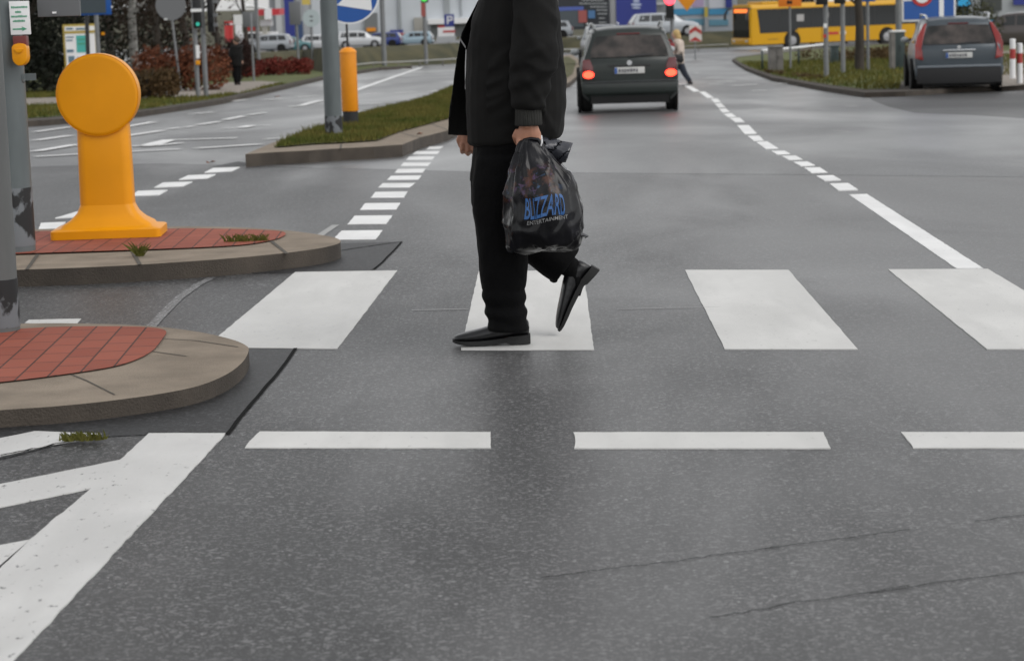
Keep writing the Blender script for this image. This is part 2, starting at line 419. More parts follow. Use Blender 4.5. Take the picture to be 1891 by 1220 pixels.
# --- near island (red paving, broad concrete kerb)
NEAR_TOP = [(-420,792),(-250,782),(-100,768),(0,757),(100,750),(200,740),(300,726),(370,711),(420,690),(448,668),(459,648),(455,638),(430,627),(380,615),(320,606),(250,600),(150,597),(50,597),(-250,604),(-420,610)]
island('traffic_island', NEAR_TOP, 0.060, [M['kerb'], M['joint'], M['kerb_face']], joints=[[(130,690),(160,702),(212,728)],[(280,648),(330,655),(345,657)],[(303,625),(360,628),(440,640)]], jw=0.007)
b = MB(); pts = catmull([hit(p[0], p[1], 0.066) for p in [(-420,742),(-250,727),(0,705),(130,689),(210,676),(255,662),(284,645),(302,624),(307,613),(298,607),(260,603),(180,602),(100,603),(0,608),(-250,614),(-420,619)]], 4)
b.poly([(p.x, p.y, g(p.y) + 0.066) for p in pts]); tag(b.build('brick_paving', M['brick'], tri=True), kind='structure')
# --- far island under the keep-clear bollard
FAR_TOP = [(-300,512),(-100,503),(37,498),(150,494),(250,489),(400,479),(500,470),(580,460),(618,452),(629,446),(622,440),(600,435),(560,429),(525,425),(450,420),(330,418),(150,421),(-100,428),(-300,434)]
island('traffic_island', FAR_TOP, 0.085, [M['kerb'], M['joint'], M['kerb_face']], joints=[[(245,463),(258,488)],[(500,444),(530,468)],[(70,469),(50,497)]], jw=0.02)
b = MB(); pts = catmull([hit(p[0], p[1], 0.091) for p in [(-300,478),(-100,473),(40,468),(250,461),(400,455),(470,449),(510,441),(527,433),(520,427),(480,424),(400,422),(300,422),(100,426),(-300,437)]], 4)
b.poly([(p.x, p.y, g(p.y) + 0.091) for p in pts]); tag(b.build('brick_paving', M['brick'], tri=True), kind='structure')
# --- grassed median
MED_TOP = [(453,285),(480,283),(509,281),(570,278),(629,274),(690,271),(743,267),(776,254),(827,241),(930,195),(1010,165),(1052,152),(1066,140),(1072,112),(1055,101),(1000,108),(900,138),(829,160),(781,179),(662,209),(590,232),(545,248),(495,267)]
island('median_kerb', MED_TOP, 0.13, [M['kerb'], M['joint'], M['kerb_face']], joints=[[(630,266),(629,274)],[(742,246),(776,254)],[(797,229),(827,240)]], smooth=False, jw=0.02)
MED_IN = [(507,273),(578,267),(640,264),(697,260),(738,244),(794,229),(827,220),(930,182),(1045,146),(1058,136),(1064,114),(1050,105),(1000,111),(900,142),(829,164),(781,184),(662,213),(590,237),(545,254)]
b = MB(); med_w = dens([hit(p[0], p[1], 0.136) for p in MED_IN], 1.0)
b.poly([(p.x, p.y, g(p.y) + 0.145) for p in med_w]); tag(b.build('median_turf', M['soil'], tri=True), kind='structure')
# --- left verge, pavement, far bank, right verge
VL = [(-250,240),(77,222),(170,215),(262,206),(411,184),(517,161),(596,143),(700,126),(760,123),(760,96),(560,100),(300,118),(77,128),(-250,140)]
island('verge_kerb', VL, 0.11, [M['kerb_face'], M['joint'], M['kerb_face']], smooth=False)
VLI = [(-250,234),(77,217),(170,210),(262,202),(405,181),(517,157),(596,140),(700,124),(758,121),(758,97),(560,101),(300,119),(77,129),(-250,141)]
b = MB(); vl_w = dens([hit(p[0], p[1], 0.117) for p in VLI], 1.5)
b.poly([(p.x, p.y, g(p.y) + 0.117) for p in vl_w]); tag(b.build('verge_turf', M['lawn'], tri=True), kind='structure')
b = MB()
pv = dens([hit(p[0], p[1], 0.13) for p in [(-250,202),(77,193),(200,187),(290,182),(380,177),(440,172),(490,160),(520,152),(480,150),(430,152),(400,154),(330,166),(200,176),(77,181),(-250,188)]], 1.0)
b.poly([(p.x, p.y, g(p.y) + 0.13) for p in pv]); tag(b.build('pavement', M['path'], tri=True), kind='structure')
VR = [(1352,110),(1362,117),(1378,126),(1425,143),(1470,151),(1519,160),(1597,171),(1672,169),(1760,163),(1891,158),(2000,150),(2000,70),(1891,70),(1700,76),(1519,88),(1409,99),(1362,105)]
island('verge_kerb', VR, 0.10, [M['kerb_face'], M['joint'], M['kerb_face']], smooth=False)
VRI = [(1358,109),(1368,116),(1384,124),(1430,139),(1473,147),(1522,155),(1597,165),(1660,164),(1665,150),(1760,145),(1891,140),(2000,140),(2000,72),(1891,72),(1700,78),(1519,90),(1409,101),(1364,106)]
b = MB(); vr_w = dens([hit(p[0], p[1], 0.106) for p in VRI], 1.5)
b.poly([(p.x, p.y, g(p.y) + 0.106) for p in vr_w]); tag(b.build('verge_turf', M['lawn'], tri=True), kind='structure')

# --- the bank beyond the cross road and the lot behind it
FAR = [(300,150,108),(560,128,92),(596,139,89),(650,130,88),(700,125,86),(830,119,80),(950,108,75),(1040,97,69),(1150,94,65),(1260,91,60),(1355,88,57),(1500,80,50),(1700,68,40),(1891,58,30),(2100,48,22)]
b = MB(); rows = []
for px, yb, yt in FAR:
    p0 = hit(px, yb, 0.0); D = p0.y
    p1 = at(px, yb + (yt - yb) * 0.55, D + 2.5); p2 = at(px, yt, D + 5)
    p3 = at(px, yt + 1, D + 60); p4 = at(px, yt + 2, D + 190)
    rows.append([p0 - Vector((0, 0, 0.05)), p1, p2, p3, p4])
n = b.add([p for r in rows for p in r])
for i in range(len(rows) - 1):
    for j in range(4):
        b.face((n + i * 5 + j, n + (i + 1) * 5 + j, n + (i + 1) * 5 + j + 1, n + i * 5 + j + 1), 0 if j < 2 else 1)
tag(b.build('grass_bank', [M['bank'], M['road_rough']], smooth=True), kind='structure')

# --- asphalt patches, scuffs and cracks
b = MB()
flat_px(b, [(-100,775),(0,765),(200,748),(300,735),(380,712),(430,685),(440,655),(445,640),(546,641),(510,690),(470,738),(421,800),(300,801),(190,806),(100,822),(0,848),(-100,868)], 0.0018)
flat_px(b, [(420,492),(520,484),(585,474),(625,458),(630,449),(742,446),(716,474),(686,499),(600,505),(545,503),(470,505)], 0.0018)
flat_px(b, [(390,308),(440,298),(453,300),(560,303),(453,306)], 0.0018)
tag(b.build('asphalt_patch', M['road_dark'], tri=True), kind='structure')
b = MB()
flat_px(b, [(1597,174),(1672,172),(1760,168),(1960,160),(1960,226),(1891,219),(1780,212),(1690,209),(1640,197),(1612,186)], 0.0018)
tag(b.build('parking_bay', M['road_rough'], tri=True), kind='structure')
b = MB()
strip_px(b, [(275,607),(300,580),(330,550),(365,525),(392,512)], 0.045, 0.003)
tag(b.build('road_scuff', M['pale_asphalt'], tri=True), kind='structure')
def jag(pix, n, amp):
    out = []
    for i in range(len(pix) - 1):
        a, c = Vector(pix[i]), Vector(pix[i + 1]); k = max(1, int((c - a).length / n))
        for q in range(k):
            p = a.lerp(c, q / k); out.append((p.x, p.y + random.uniform(-amp, amp)))
    out.append(pix[-1]); return out
b = MB()
for line in ([(1000,1066),(1120,1050),(1240,1036),(1345,1020)], [(1560,1100),(1650,1088),(1750,1072)], [(1480,1003),(1620,985)], [(1310,1139),(1420,1122),(1460,1112),(1560,1100)], [(1750,1072),(1830,1062),(1891,1056)],
             [(1345,1020),(1440,1009)], [(1412,1012),(1480,1003)], [(1620,985),(1680,977)], [(1800,962),(1900,948)],
             [(1600,1093),(1680,1080)]):
    strip_px(b, jag(line, 14, 1.4), 0.0036, 0.003)
strip_px(b, jag([(420,799),(470,738),(512,690),(546,642)], 12, 1.5), 0.014, 0.004)
strip_px(b, jag([(742,446),(716,474),(690,497)], 10, 1.2), 0.012, 0.004)
strip_px(b, jag([(628,462),(742,446)], 10, 0.6), 0.012, 0.004)
strip_px(b, jag([(0,842),(60,829),(100,820),(180,806)], 12, 2), 0.012, 0.009)
tag(b.build('road_crack', M['crack'], tri=True), kind='structure')

# ---------------------------------------------------------------- painted markings
PZ = 0.0036
b = MB()
for q in ([(545,502),(733,499),(623,643),(378,641)], [(884,500),(1077,499),(1097,645),(851,645)], [(1265,498),(1456,498),(1584,644),(1339,644)], [(1640,497),(1824,496),(2072,644),(1823,644)], [(2010,497),(2200,496),(2560,643),(2310,644)]):
    flat_px(b, q, PZ, 0, 4)
tag(b.build('zebra_crossing', M['paint'], tri=True), kind='structure')
b = MB()
for q in ([(478,796),(905,797),(907,826),(451,826)], [(1060,797),(1520,797),(1534,827),(1062,827)], [(1663,797),(2110,797),(2180,827),(1688,826)]):
    flat_px(b, q, PZ)
tag(b.build('stop_line', M['paint'], tri=True), kind='structure')
b = MB()
flat_px(b, [(275,799),(418,799),(225,1004),(22,1222),(-140,1392),(-400,1392),(55,995),(170,900),(222,848)], PZ)
flat_px(b, [(222,848),(170,900),(0,935),(-250,990),(-250,945),(0,893)], PZ)
flat_px(b, [(55,995),(-60,1108),(-250,1140),(-250,1058),(0,1005)], PZ)
flat_px(b, [(65,795),(187,800),(150,812),(85,822),(0,842),(-120,868),(-120,838),(0,808)], PZ)
flat_px(b, [(60,778),(107,778),(104,781),(58,782)], PZ)
flat_px(b, [(46,596),(52,590),(150,588),(140,600)], PZ)
tag(b.build('hatched_marking', M['paint_worn'], tri=True), kind='structure')
def C(pts, ox, oy, s): return [(ox + x / s, oy + y / s) for x, y in pts]
b = MB()   # broad broken edge line left of the lane
s_ = 6.1
for q in ([(190,1010),(650,1005),(570,1108),(85,1112)], [(335,842),(760,838),(690,935),(255,938)], [(455,702),(850,698),(800,772),(395,776)], [(570,575),(930,570),(890,638),(515,640)], [(650,478),(1015,474),(955,524),(600,526)], [(745,395),(1085,390),(1050,438),(700,440)], [(820,318),(1135,313),(1100,358),(785,360)], [(885,246),(1195,245),(1155,284),(850,285)], [(950,178),(1240,175),(1205,214),(915,216)], [(1030,118),(1295,115),(1265,150),(985,152)], [(1180,66),(1335,63),(1290,92),(1140,96)]):
    flat_px(b, C(q, 600, 260, s_), PZ)
tag(b.build('broken_edge_line', M['paint_far'], tri=True), kind='structure')
b = MB()   # lane line on the right: one solid piece then short dashes
flat_px(b, [(1568,359),(1601,358),(1816,495),(1766,495)], PZ, 0, 8)
for q in ([(1370,1120),(1530,1115),(1615,1172),(1445,1178)],[(1255,1052),(1400,1048),(1470,1088),(1330,1095)],[(1150,982),(1285,980),(1350,1022),(1215,1028)],[(1055,932),(1180,930),(1245,962),(1120,968)],[(955,882),(1075,878),(1135,910),(1020,916)],[(865,838),(980,836),(1030,862),(915,868)],[(735,762),(830,755),(925,815),(815,820)],[(660,708),(760,705),(800,748),(715,752)],[(570,617),(670,615),(740,688),(635,692)],[(505,555),(590,550),(635,588),(555,590)],[(450,518),(520,512),(560,542),(490,545)],[(410,475),(470,470),(505,500),(440,503)],[(375,430),(430,425),(465,458),(405,462)],[(340,388),(400,385),(425,415),(370,418)],[(240,328),(290,325),(365,378),(310,380)],[(110,275),(165,275),(245,320),(190,325)]):
    flat_px(b, C(q, 1240, 100, 4.692), PZ + 0.004)
tag(b.build('lane_line', M['paint_far'], tri=True), kind='structure')
b = MB()   # markings on the carriageway to the left and far ahead
for q in ([(700,918),(890,912),(950,878),(740,885)],[(855,860),(1060,850),(1125,820),(920,826)],[(1030,805),(1230,795),(1290,768),(1095,775)],[(1210,755),(1400,745),(1460,718),(1270,725)],[(160,1075),(420,1062),(480,1020),(330,1025)],[(40,1155),(170,1150),(235,1103),(60,1110)]):
    flat_px(b, C(q, 60, 120, 3.81), PZ + 0.004)
def far_line(pts, ox, oy, s, w): strip_px(b, C(pts, ox, oy, s), w * 1.35, PZ + 0.012)
for pts, w in (([(20,606),(300,560)],.13),([(20,643),(300,627),(400,622)],.13),([(20,530),(270,495)],.13),([(20,470),(265,435)],.12),([(560,450),(680,430),(855,400)],.13),([(600,505),(680,495),(920,460)],.13),([(950,450),(1040,440)],.12),([(1085,437),(1135,430)],.12),([(1165,420),(1320,397)],.13),([(1350,385),(1490,358)],.13),([(1525,350),(1640,335)],.13),
               ([(690,568),(800,570),(880,548),(960,527),(1440,512)],.2),([(800,572),(1045,547)],.12),([(600,612),(685,607),(1040,590)],.13),([(1155,585),(1610,555)],.15),([(1335,443),(1470,440),(1540,425),(1678,422)],.16),([(1115,345),(1280,330)],.16),([(1385,258),(1500,243)],.16)):
    far_line(pts, 60, 120, 3.81, w)
for pts, w in (([(930,685),(1030,650),(1200,590),(1490,490)],.16),([(1070,683),(1200,675)],.2),([(1300,672),(1440,665)],.2),([(1555,665),(1640,655)],.2),([(1030,755),(1200,750)],.2),([(340,725),(490,715)],.2),([(580,705),(740,695)],.2),([(530,775),(610,768),(690,745),(760,730)],.14),([(1030,575),(1190,570)],.12),([(350,1010),(500,1000)],.1),([(1320,500),(1420,508)],.16)):
    far_line(pts, 400, 0, 3.935, w)
for pts, w in (([(45,260),(130,262)],.2),([(140,112),(190,110)],.25),([(200,165),(250,163)],.25),([(280,208),(390,203)],.22),([(380,238),(540,236)],.22),([(320,260),(450,257)],.22),([(520,272),(600,268),(740,262)],.24),([(690,318),(820,315)],.18),([(900,255),(1040,255)],.2),([(1100,270),(1180,270)],.18),([(1540,340),(1680,345)],.16)):
    far_line(pts, 1240, 100, 4.692, w)
strip_px(b, [(1057,160),(1075,159)], 0.2, PZ + 0.01)
strip_px(b, [(1265,101),(1320,99),(1350,98)], 0.3, PZ + 0.01)
tag(b.build('road_markings', M['paint_far'], tri=True), kind='structure')
b = MB()
for pts, w in (([(1145,475),(1260,472)],.22),([(1400,660),(1500,668),(1560,676)],.05),([(1520,447),(1600,452)],.16)):
    strip_px(b, C(pts, 1240, 100, 4.692), w, PZ)
strip_px(b, [(620,415),(560,455)], 0.05, PZ); strip_px(b, [(1140,570),(1330,566)], 0.008, PZ); strip_px(b, [(760,572),(865,570)], 0.012, PZ)
tag(b.build('worn_marking', M['paint_old'], tri=True), kind='structure')

# ---------------------------------------------------------------- grass blades (uncountable ground cover)
def inside(p, poly):
    c = False; n = len(poly); j = n - 1
    for i in range(n):
        a, b_ = poly[i], poly[j]
        if (a.y > p[1]) != (b_.y > p[1]) and p[0] < (b_.x - a.x) * (p[1] - a.y) / (b_.y - a.y) + a.x: c = not c
        j = i
    return c
def grass(name, poly, n, h, w, dz, m, ymax=1e9, lean=0.5, skip=None):
    b = MB(); xs = [p.x for p in poly]; ys = [p.y for p in poly]; made = 0; tries = 0
    while made < n and tries < n * 12:
        tries += 1
        x, y = random.uniform(min(xs), max(xs)), random.uniform(min(ys), min(ymax, max(ys)))
        if not inside((x, y), poly) or (skip and inside((x, y), skip)): continue
        hh = h * random.uniform(0.4, 1.2) * (0.6 + 0.8 * noise.noise((x * 1.3, y * 1.3, 0)) + 0.3); a = random.uniform(0, math.pi)
        if hh < 0.01: continue
        dx, dy = math.cos(a) * w, math.sin(a) * w; lx, ly = random.uniform(-lean, lean) * hh, random.uniform(-lean, lean) * hh
        z = g(y) + dz; q = b.add([(x - dx, y - dy, z), (x + dx, y + dy, z), (x + lx, y + ly, z + hh)]); b.face((q, q + 1, q + 2)); made += 1
    return tag(b.build(name, m), kind='stuff')
tag(grass('grass', med_w, 90000, 0.085, 0.007, 0.14, M['blade'], ymax=62), 'short autumn grass covering the kerbed median', 'grass')
tag(grass('grass', vl_w, 26000, 0.10, 0.016, 0.11, M['blade'], ymax=75, skip=pv), 'mown grass along the left verge by the footpath', 'grass')
tag(grass('grass', vr_w, 26000, 0.12, 0.016, 0.10, M['blade'], ymax=90), 'mown grass around the posts on the right verge', 'grass')

# ================================================================ FOREGROUND THINGS
def top_at(base, px, py):
    """height of the point above base that shows at pixel row py (same distance)"""
    return at(px, py, base.y).z - base.z
def weed(name, px, py, dz, n, h, spread, label):
    c = hit(px, py, dz); b = MB()
    for i in range(n):
        a = random.uniform(0, 6.28); r = spread * math.sqrt(random.random()); x, y = r * math.cos(a), 0.35 * r * math.sin(a)
        hh = h * random.uniform(0.4, 1.1); lx, ly = random.uniform(-1, 1) * hh, random.uniform(-.6, .6) * hh; w = 0.0035
        q = b.add([(x - w, y, 0), (x + w, y, 0), (x + lx * .5 + w * .6, y + ly * .5, hh * .7), (x + lx, y + ly, hh)])
        b.face((q, q + 1, q + 2, q + 3))
    o = b.build(name, M['blade']); o.location = c; return tag(o, label, 'weed')
weed('weed_tuft', 152, 812, 0.01, 170, 0.028, 0.075, 'small green weed tuft growing from the crack in the white road paint')
weed('weed_tuft', 258, 473, 0.085, 60, 0.07, 0.02, 'weed growing in the kerb joint below the yellow disc bollard')
weed('weed_tuft', 455, 447, 0.085, 190, 0.045, 0.12, 'flat tuft of dry grass on the red paving nose of the far island')
def leaf(px, py, dz, s, rz, label):
    c = hit(px, py, dz + 0.006); b = MB(); k = 10
    pts = [(s * math.cos(6.283 * i / k) * (1 + .35 * math.cos(6.283 * i * 3 / k)), .6 * s * math.sin(6.283 * i / k) * (1 + .2 * math.cos(i * 2.2)), .012 * math.sin(i * 1.7) + .012) for i in range(k)]
    q = b.add(pts); m_ = b.add([(0, 0, .004)])
    for i in range(k): b.face((q + i, q + (i + 1) % k, m_))
    o = b.build('fallen_leaf', M['brown_leaf']); o.location = c; o.rotation_euler = (0, 0, rz); return tag(o, label, 'leaf', 'fallen leaves')
leaf(388, 301, 0, 0.05, .4, 'brown fallen leaf on the asphalt left of the median tip')
leaf(512, 179, 0, 0.10, .9, 'pale fallen leaf lying on the left carriageway beside the verge')
leaf(776, 248, 0.13, 0.06, 1.4, 'reddish fallen leaf on the kerb of the grassed median')

# --- two grey signal posts at the left edge
def post(name, loc, r0, r1, h, m, n=28):
    b = MB(); b.lathe([(r0, 0), (r0, 0.02), ((r0 + r1) / 2, h * .5), (r1, h), (r1 * .6, h + .03)], n)
    return b
pb = hit(37, 608, 0.066); nr = 0.078
near = empty('signal_post', pb - Vector((nr, 0, 0)) + Vector((0, .0, -0.005)), 0, 'nearest grey signal post on the red paving, cut by the left edge', 'post')
o = post('p', None, nr, nr * .95, 3.2, None).build('shaft', M['galv'], near, smooth=True)
b = MB(); b.lathe([(nr + .0015, .02), (nr + .0015, .21), (nr + .001, .215)], 28); b.build('sticker_band', M['peel'], near, smooth=True)
b = MB(); b.tube([(nr * .2, -nr * .985, .9), (nr * .2, -nr * .985, 1.02)], .012, 8); b.build('button_edge', M['yellow'], near, smooth=True)

fb = hit(58, 462, 0.091); D = fb.y; s = ppm(D); fr = 0.105
farp = empty('signal_post', Vector((hit(80, 455, 0.091).x - fr, D, fb.z)), 0, 'grey signal post behind with yellow push button and white green-lettered plate', 'post')
def fz(py, px=50): return at(px, py, D - fr).z - fb.z
b = post('p', None, fr, fr * .97, 3.4, None); b.build('shaft', M['galv2'], farp, smooth=True)
b = MB(); b.lathe([(fr + .0015, .03), (fr + .0015, .335), (fr + .001, .34)], 28); b.build('sticker_band', M['peel'], farp, smooth=True)
lx = at(39, 90, D - fr).x - farp.location.x
zc = fz(98); zt = fz(80); zl = fz(119)
def arc_box(rad, x0, x1, z0, z1, th, mi=0, b=None, k=10):
    """a plate bent round the post front"""
    b = b or MB(); fr_, bk = [], []
    for i in range(k + 1):
        x = x0 + (x1 - x0) * i / k; y = -math.sqrt(max(rad * rad - x * x, .0001))
        fr_.append((x, y - th)); bk.append((x, y + .004))
    n = b.add([(x, y, z0) for x, y in fr_] + [(x, y, z1) for x, y in fr_] + [(x, y, z0) for x, y in bk] + [(x, y, z1) for x, y in bk]); K = k + 1
    for i in range(k):
        b.face((n + i, n + i + 1, n + K + i + 1, n + K + i), mi); b.face((n + 2 * K + i, n + 3 * K + i, n + 3 * K + i + 1, n + 2 * K + i + 1), mi)
        b.face((n + K + i, n + K + i + 1, n + 3 * K + i + 1, n + 3 * K + i), mi); b.face((n + i, n + 2 * K + i, n + 2 * K + i + 1, n + i + 1), mi)
    b.face((n, n + K, n + 3 * K, n + 2 * K), mi); b.face((n + k, n + 2 * K + k, n + 3 * K + k, n + K + k), mi)
    return b
x0p, x1p = at(19, 30, D - fr).x - farp.location.x, at(55, 30, D - fr).x - farp.location.x
yb_ = -fr - .012
b = MB(); b.box(x0p, x1p, yb_ - .004, yb_ + .02, fz(64), fz(2)); plate = b.build('notice_plate', M['white'], farp, bevel=.002)
b = MB()
w_ = x1p - x0p
for (ya, yc, a0, a1) in ((11, 15, .1, .9), (20, 24, .3, .65), (28, 32, .08, .92), (36.5, 40.5, .16, .8)):
    xx = x0p + w_ * a0
    while xx < x0p + w_ * a1 - .004:           # small unreadable green lettering
        ww = random.uniform(.004, .008); b.box(xx, xx + ww, yb_ - .0055, yb_ - .0035, fz(yc), fz(ya + random.uniform(0, 1))); xx += ww + .002
b.prism([(x0p + w_ * .12, yb_ - .0055, fz(55)), (x0p + w_ * .62, yb_ - .0055, fz(55)), (x0p + w_ * .58, yb_ - .0055, fz(58)), (x0p + w_ * .85, yb_ - .0055, fz(53.5)), (x0p + w_ * .58, yb_ - .0055, fz(49)), (x0p + w_ * .62, yb_ - .0055, fz(52)), (x0p + w_ * .12, yb_ - .0055, fz(52.4))], (0, .002, 0))
b.build('lettering', M['green'], plate)
bx0, bx1 = at(25.5, 90, D - fr).x - farp.location.x, at(53.5, 90, D - fr).x - farp.location.x
b = MB(); b.box(bx0 + .004, bx1 - .004, -fr - .035, -fr + .03, fz(92), fz(66)); box_ = b.build('button_box', M['darkred'], farp, bevel=.006)
cxb = (bx0 + bx1) / 2; rr_ = (bx1 - bx0) / 2
prof = [(cxb + rr_ * math.cos(t) , fz(105) - rr_ * 1.15 * math.sin(t)) for t in [math.pi * i / 12 for i in range(13)]] + [(cxb - rr_, fz(86)), (cxb - rr_ * .7, fz(81)), (cxb, fz(79.5)), (cxb + rr_ * .7, fz(81)), (cxb + rr_, fz(86))]
b = MB(); b.prism([(x, -fr - .065, z) for x, z in prof], (0, .09, 0)); yc_ = b.build('push_button', M['yellow'], farp, bevel=.012)
b = MB(); b.prism([(cxb + rr_ * .62 * math.cos(t), -fr - .073, fz(94) + rr_ * .35 + rr_ * .6 * math.sin(t)) for t in [math.pi + math.pi * i / 10 for i in range(11)]], (0, .014, 0)); b.build('touch_pad', M['yellow'], yc_, bevel=.004)
b = arc_box(fr, -.02 + lx, .05 + lx, fz(150), fz(137), .001); b.build('hatch_cover', M['galv2'], farp)
b = MB(); b.ball((cxb, -fr * .99, fz(150)), .010, .004, .010, 10, 6); b.build('hatch_lock', M['galv'], farp)
# signal backing board on the far post, upper right
D2 = D + .02
bx_l, bx_r = at(70, 15, D2).x - farp.location.x, at(149, 15, D2).x - farp.location.x
zb_ = at(105, 31, D2).z - fb.z
b = MB(); b.box(bx_l, bx_r, .0, .03, zb_, zb_ + .75); b.build('backing_board', M['signgrey'], farp, bevel=.006)
b = MB(); b.box(bx_l + .08, bx_l + .10, -.012, 0, zb_ + .016, zb_ + .026); b.build('reflective_tag', M['white'], farp)

# --- yellow keep-clear bollard with round head
bb = hit(195, 440, 0.091); D = bb.y; s = ppm(D)
bol = empty('disc_bollard', Vector((0, 0, 0)), 0, 'bright yellow bollard with blank round head on the red paved island', 'bollard')
bf = hit(190, 441, .091); bkk = hit(197, 415, .091); dep = .38
bol.location = Vector((at(192, 440, bf.y).x, bf.y + dep / 2, bf.z)); bol.rotation_euler = (0, 0, R(2))
Dm = bf.y + dep / 2
def bz(py): return at(195, py, Dm - .1).z - bf.z
def hw(px0, px1, d): return abs(at(px1, 300, d).x - at(px0, 300, d).x) / 2
wb = hw(92, 296, Dm - .15)
b = MB(); h1 = .045
def rrect(x, y, z, r=.03, k=4):
    out = []
    for cx_, cy_, a0 in ((x - r, y - r, 0), (-x + r, y - r, 90), (-x + r, -y + r, 180), (x - r, -y + r, 270)):
        for i in range(k + 1):
            a = R(a0 + 90 * i / k); out.append((cx_ + r * math.cos(a), cy_ + r * math.sin(a), z))
    return out
cwid = hw(142, 240, Dm)
b.loft([rrect(wb, dep / 2, 0), rrect(wb, dep / 2, h1), rrect(wb - .012, dep / 2 - .012, h1 + .006, .03), rrect(wb - .05, dep / 2 - .04, h1 + .012, .04), rrect(cwid + .10, .145, h1 + .028, .05), rrect(cwid + .055, .125, h1 + .055, .05), rrect(cwid + .020, .108, h1 + .09, .05), rrect(cwid + .004, .098, h1 + .125, .05), rrect(cwid - .004, .09, h1 + .15, .05)])
b.build('base', M['yellow'], bol, smooth=True, angle=60)
zdisc = bz(175); rd = hw(108, 259, Dm - .1)
b = MB(); zc0 = h1 + .12; ztop = zdisc - rd * .62
b.loft([rrect(cwid, .095, zc0, .05), rrect(cwid - .002, .09, (zc0 + ztop) / 2, .05), rrect(cwid - .006, .085, ztop, .05), rrect(cwid - .02, .06, ztop + .08, .05)])
b.build('column', M['yellow'], bol, smooth=True, angle=60)
b = MB(); b.lathe([(rd * .9, -.104), (rd * .965, -.103), (rd * .992, -.098), (rd, -.088), (rd, .02), (rd * .985, .03), (rd * .9, .034)], 64, (0, 0, 0), 0, 'y')
hd = b.build('round_head', M['yellow'], bol, smooth=True, angle=50); hd.location = (at(184, 175, Dm).x - bol.location.x, 0, zdisc); hd.rotation_euler = (0, 0, R(0))
b = MB(); b.lathe([(cwid * .0 + rd * .99, -.099), (rd * .998, -.101), (rd * 1.004, -.094), (rd * .998, -.088)], 64, (0, 0, 0), 0, 'y'); b.build('rim', M['yellow'], hd, smooth=True)
b = MB(); b.box(-cwid * .62, cwid * .62, -.0935, -.08, ztop - .012, ztop - .008); b.build('seam', M['orange'], bol)

# --- grey post on the median and the guide post with the round blue sign
mb_ = hit(617, 252, .14); D = mb_.y; r_ = hw(601, 633, D)
gp = empty('traffic_post', mb_, 0, 'plain grey steel post with torn stickers at its foot on the median', 'post')
post('p', None, r_, r_ * .96, 3.6, None).build('shaft', M['galv2'], gp, smooth=True)
b = MB(); b.lathe([(r_ + .002, .0), (r_ + .002, top_at(mb_, 617, 215)), (r_ + .001, top_at(mb_, 617, 214))], 28); b.build('sticker_band', M['peel'], gp, smooth=True)
ob = hit(648, 233, .14); D = ob.y; r_ = hw(632.5, 663, D)
op = empty('guide_post', ob, 0, 'orange guide post with black foot carrying a round blue sign on the median', 'traffic post')
z1, z2, z3 = top_at(ob, 648, 205), top_at(ob, 648, 97), top_at(ob, 645, 88)
b = MB(); b.lathe([(r_ * .93, 0), (r_ * .93, z1)], 24); b.build('black_foot', M['black'], op, smooth=True)
b = MB(); b.lathe([(r_ * .96, z1), (r_, z1 + .01), (r_, z2)], 24); b.build('tube', M['orange'], op, smooth=True)
b = MB(); b.lathe([(r_ * 1.06, z2 - .008), (r_ * 1.06, z2 + .012), (r_ * .8, z2 + .045), (r_ * .45, z3), (r_ * .2, z3 + .005)], 24); b.build('cap', M['orange'], op, smooth=True)
b = MB(); b.lathe([(.016, z3 - .02), (.016, z3 + 1.1)], 12); b.build('rod', M['blackgloss'], op, smooth=True)
rs = hw(588, 700, D); zs = top_at(ob, 643, -12); xs_ = at(645, -12, D).x - ob.x
b = MB(); b.lathe([(rs, -.045), (rs, -.035), (rs * .99, -.03)], 56, (0, 0, 0), 0, 'y'); sg = b.build('round_sign', M['white'], op, smooth=True, angle=30); sg.location = (xs_, 0, zs)
b = MB(); b.lathe([(rs * .945, -.0485), (rs * .945, -.044)], 56, (0, 0, 0), 0, 'y'); b.build('blue_face', M['signblue'], sg, angle=30)
def sp(px, py): p = at(px, py, D - .05); return (p.x - ob.x - xs_, -.0525, p.z - ob.z - zs)
b = MB(); tipx = sp(686, 20)
b.prism([sp(687, 20), sp(622, 10), sp(642, -9), sp(600, -48), sp(618, -67), sp(661, -27), sp(681, -46)], (0, .004, 0)); b.build('arrow', M['white'], sg)
b = MB(); b.lathe([(rs * .8, .02), (rs * .8, .024)], 40, (0, 0, 0), 0, 'y'); b.build('sign_rear', M['signgrey'], sg)

# ================================================================ THE WALKING MAN
MP = hit(908, 635, 0.0066) + Vector((0, 0.085, 0))    # the man's middle plane; the standing foot is 8.5 cm nearer
def q(px, py, y=0.0):
    """photo pixel seen at the man's plane + y, in his own frame"""
    return at(px, py, MP.y + y) - Vector((MP.x, MP.y, MP.z))
def ering(py, xl, xr, yc, hd, k=26, tilt=0, sq=2.4):
    """horizontal super-ellipse ring whose silhouette spans xl..xr at row py"""
    out = []; cx_, rx = (xl + xr) / 2, (xr - xl) / 2
    for i in range(k):
        a = 2 * math.pi * i / k; c, s_ = math.cos(a), math.sin(a)
        ux = math.copysign(abs(c) ** (2 / sq), c); uy = math.copysign(abs(s_) ** (2 / sq), s_)
        p = q(cx_ + rx * ux, py + tilt * ux, yc); out.append(Vector((p.x, yc + hd * uy, p.z)))
    return out
man = bpy.data.objects.new('tmp', None)
LY, RY = -0.085, 0.10
b = MB()                                                          # body: one continuous skin surface
b.ball(q(925, -150, 0) + Vector((-.01, 0, 0)), .098, .078, .118, 20, 14)      # skull
b.ball(q(900, -128, 0), .065, .06, .075, 16, 10)                   # jaw
b.ball(q(873, -140, 0), .016, .016, .022, 10, 8)                   # nose
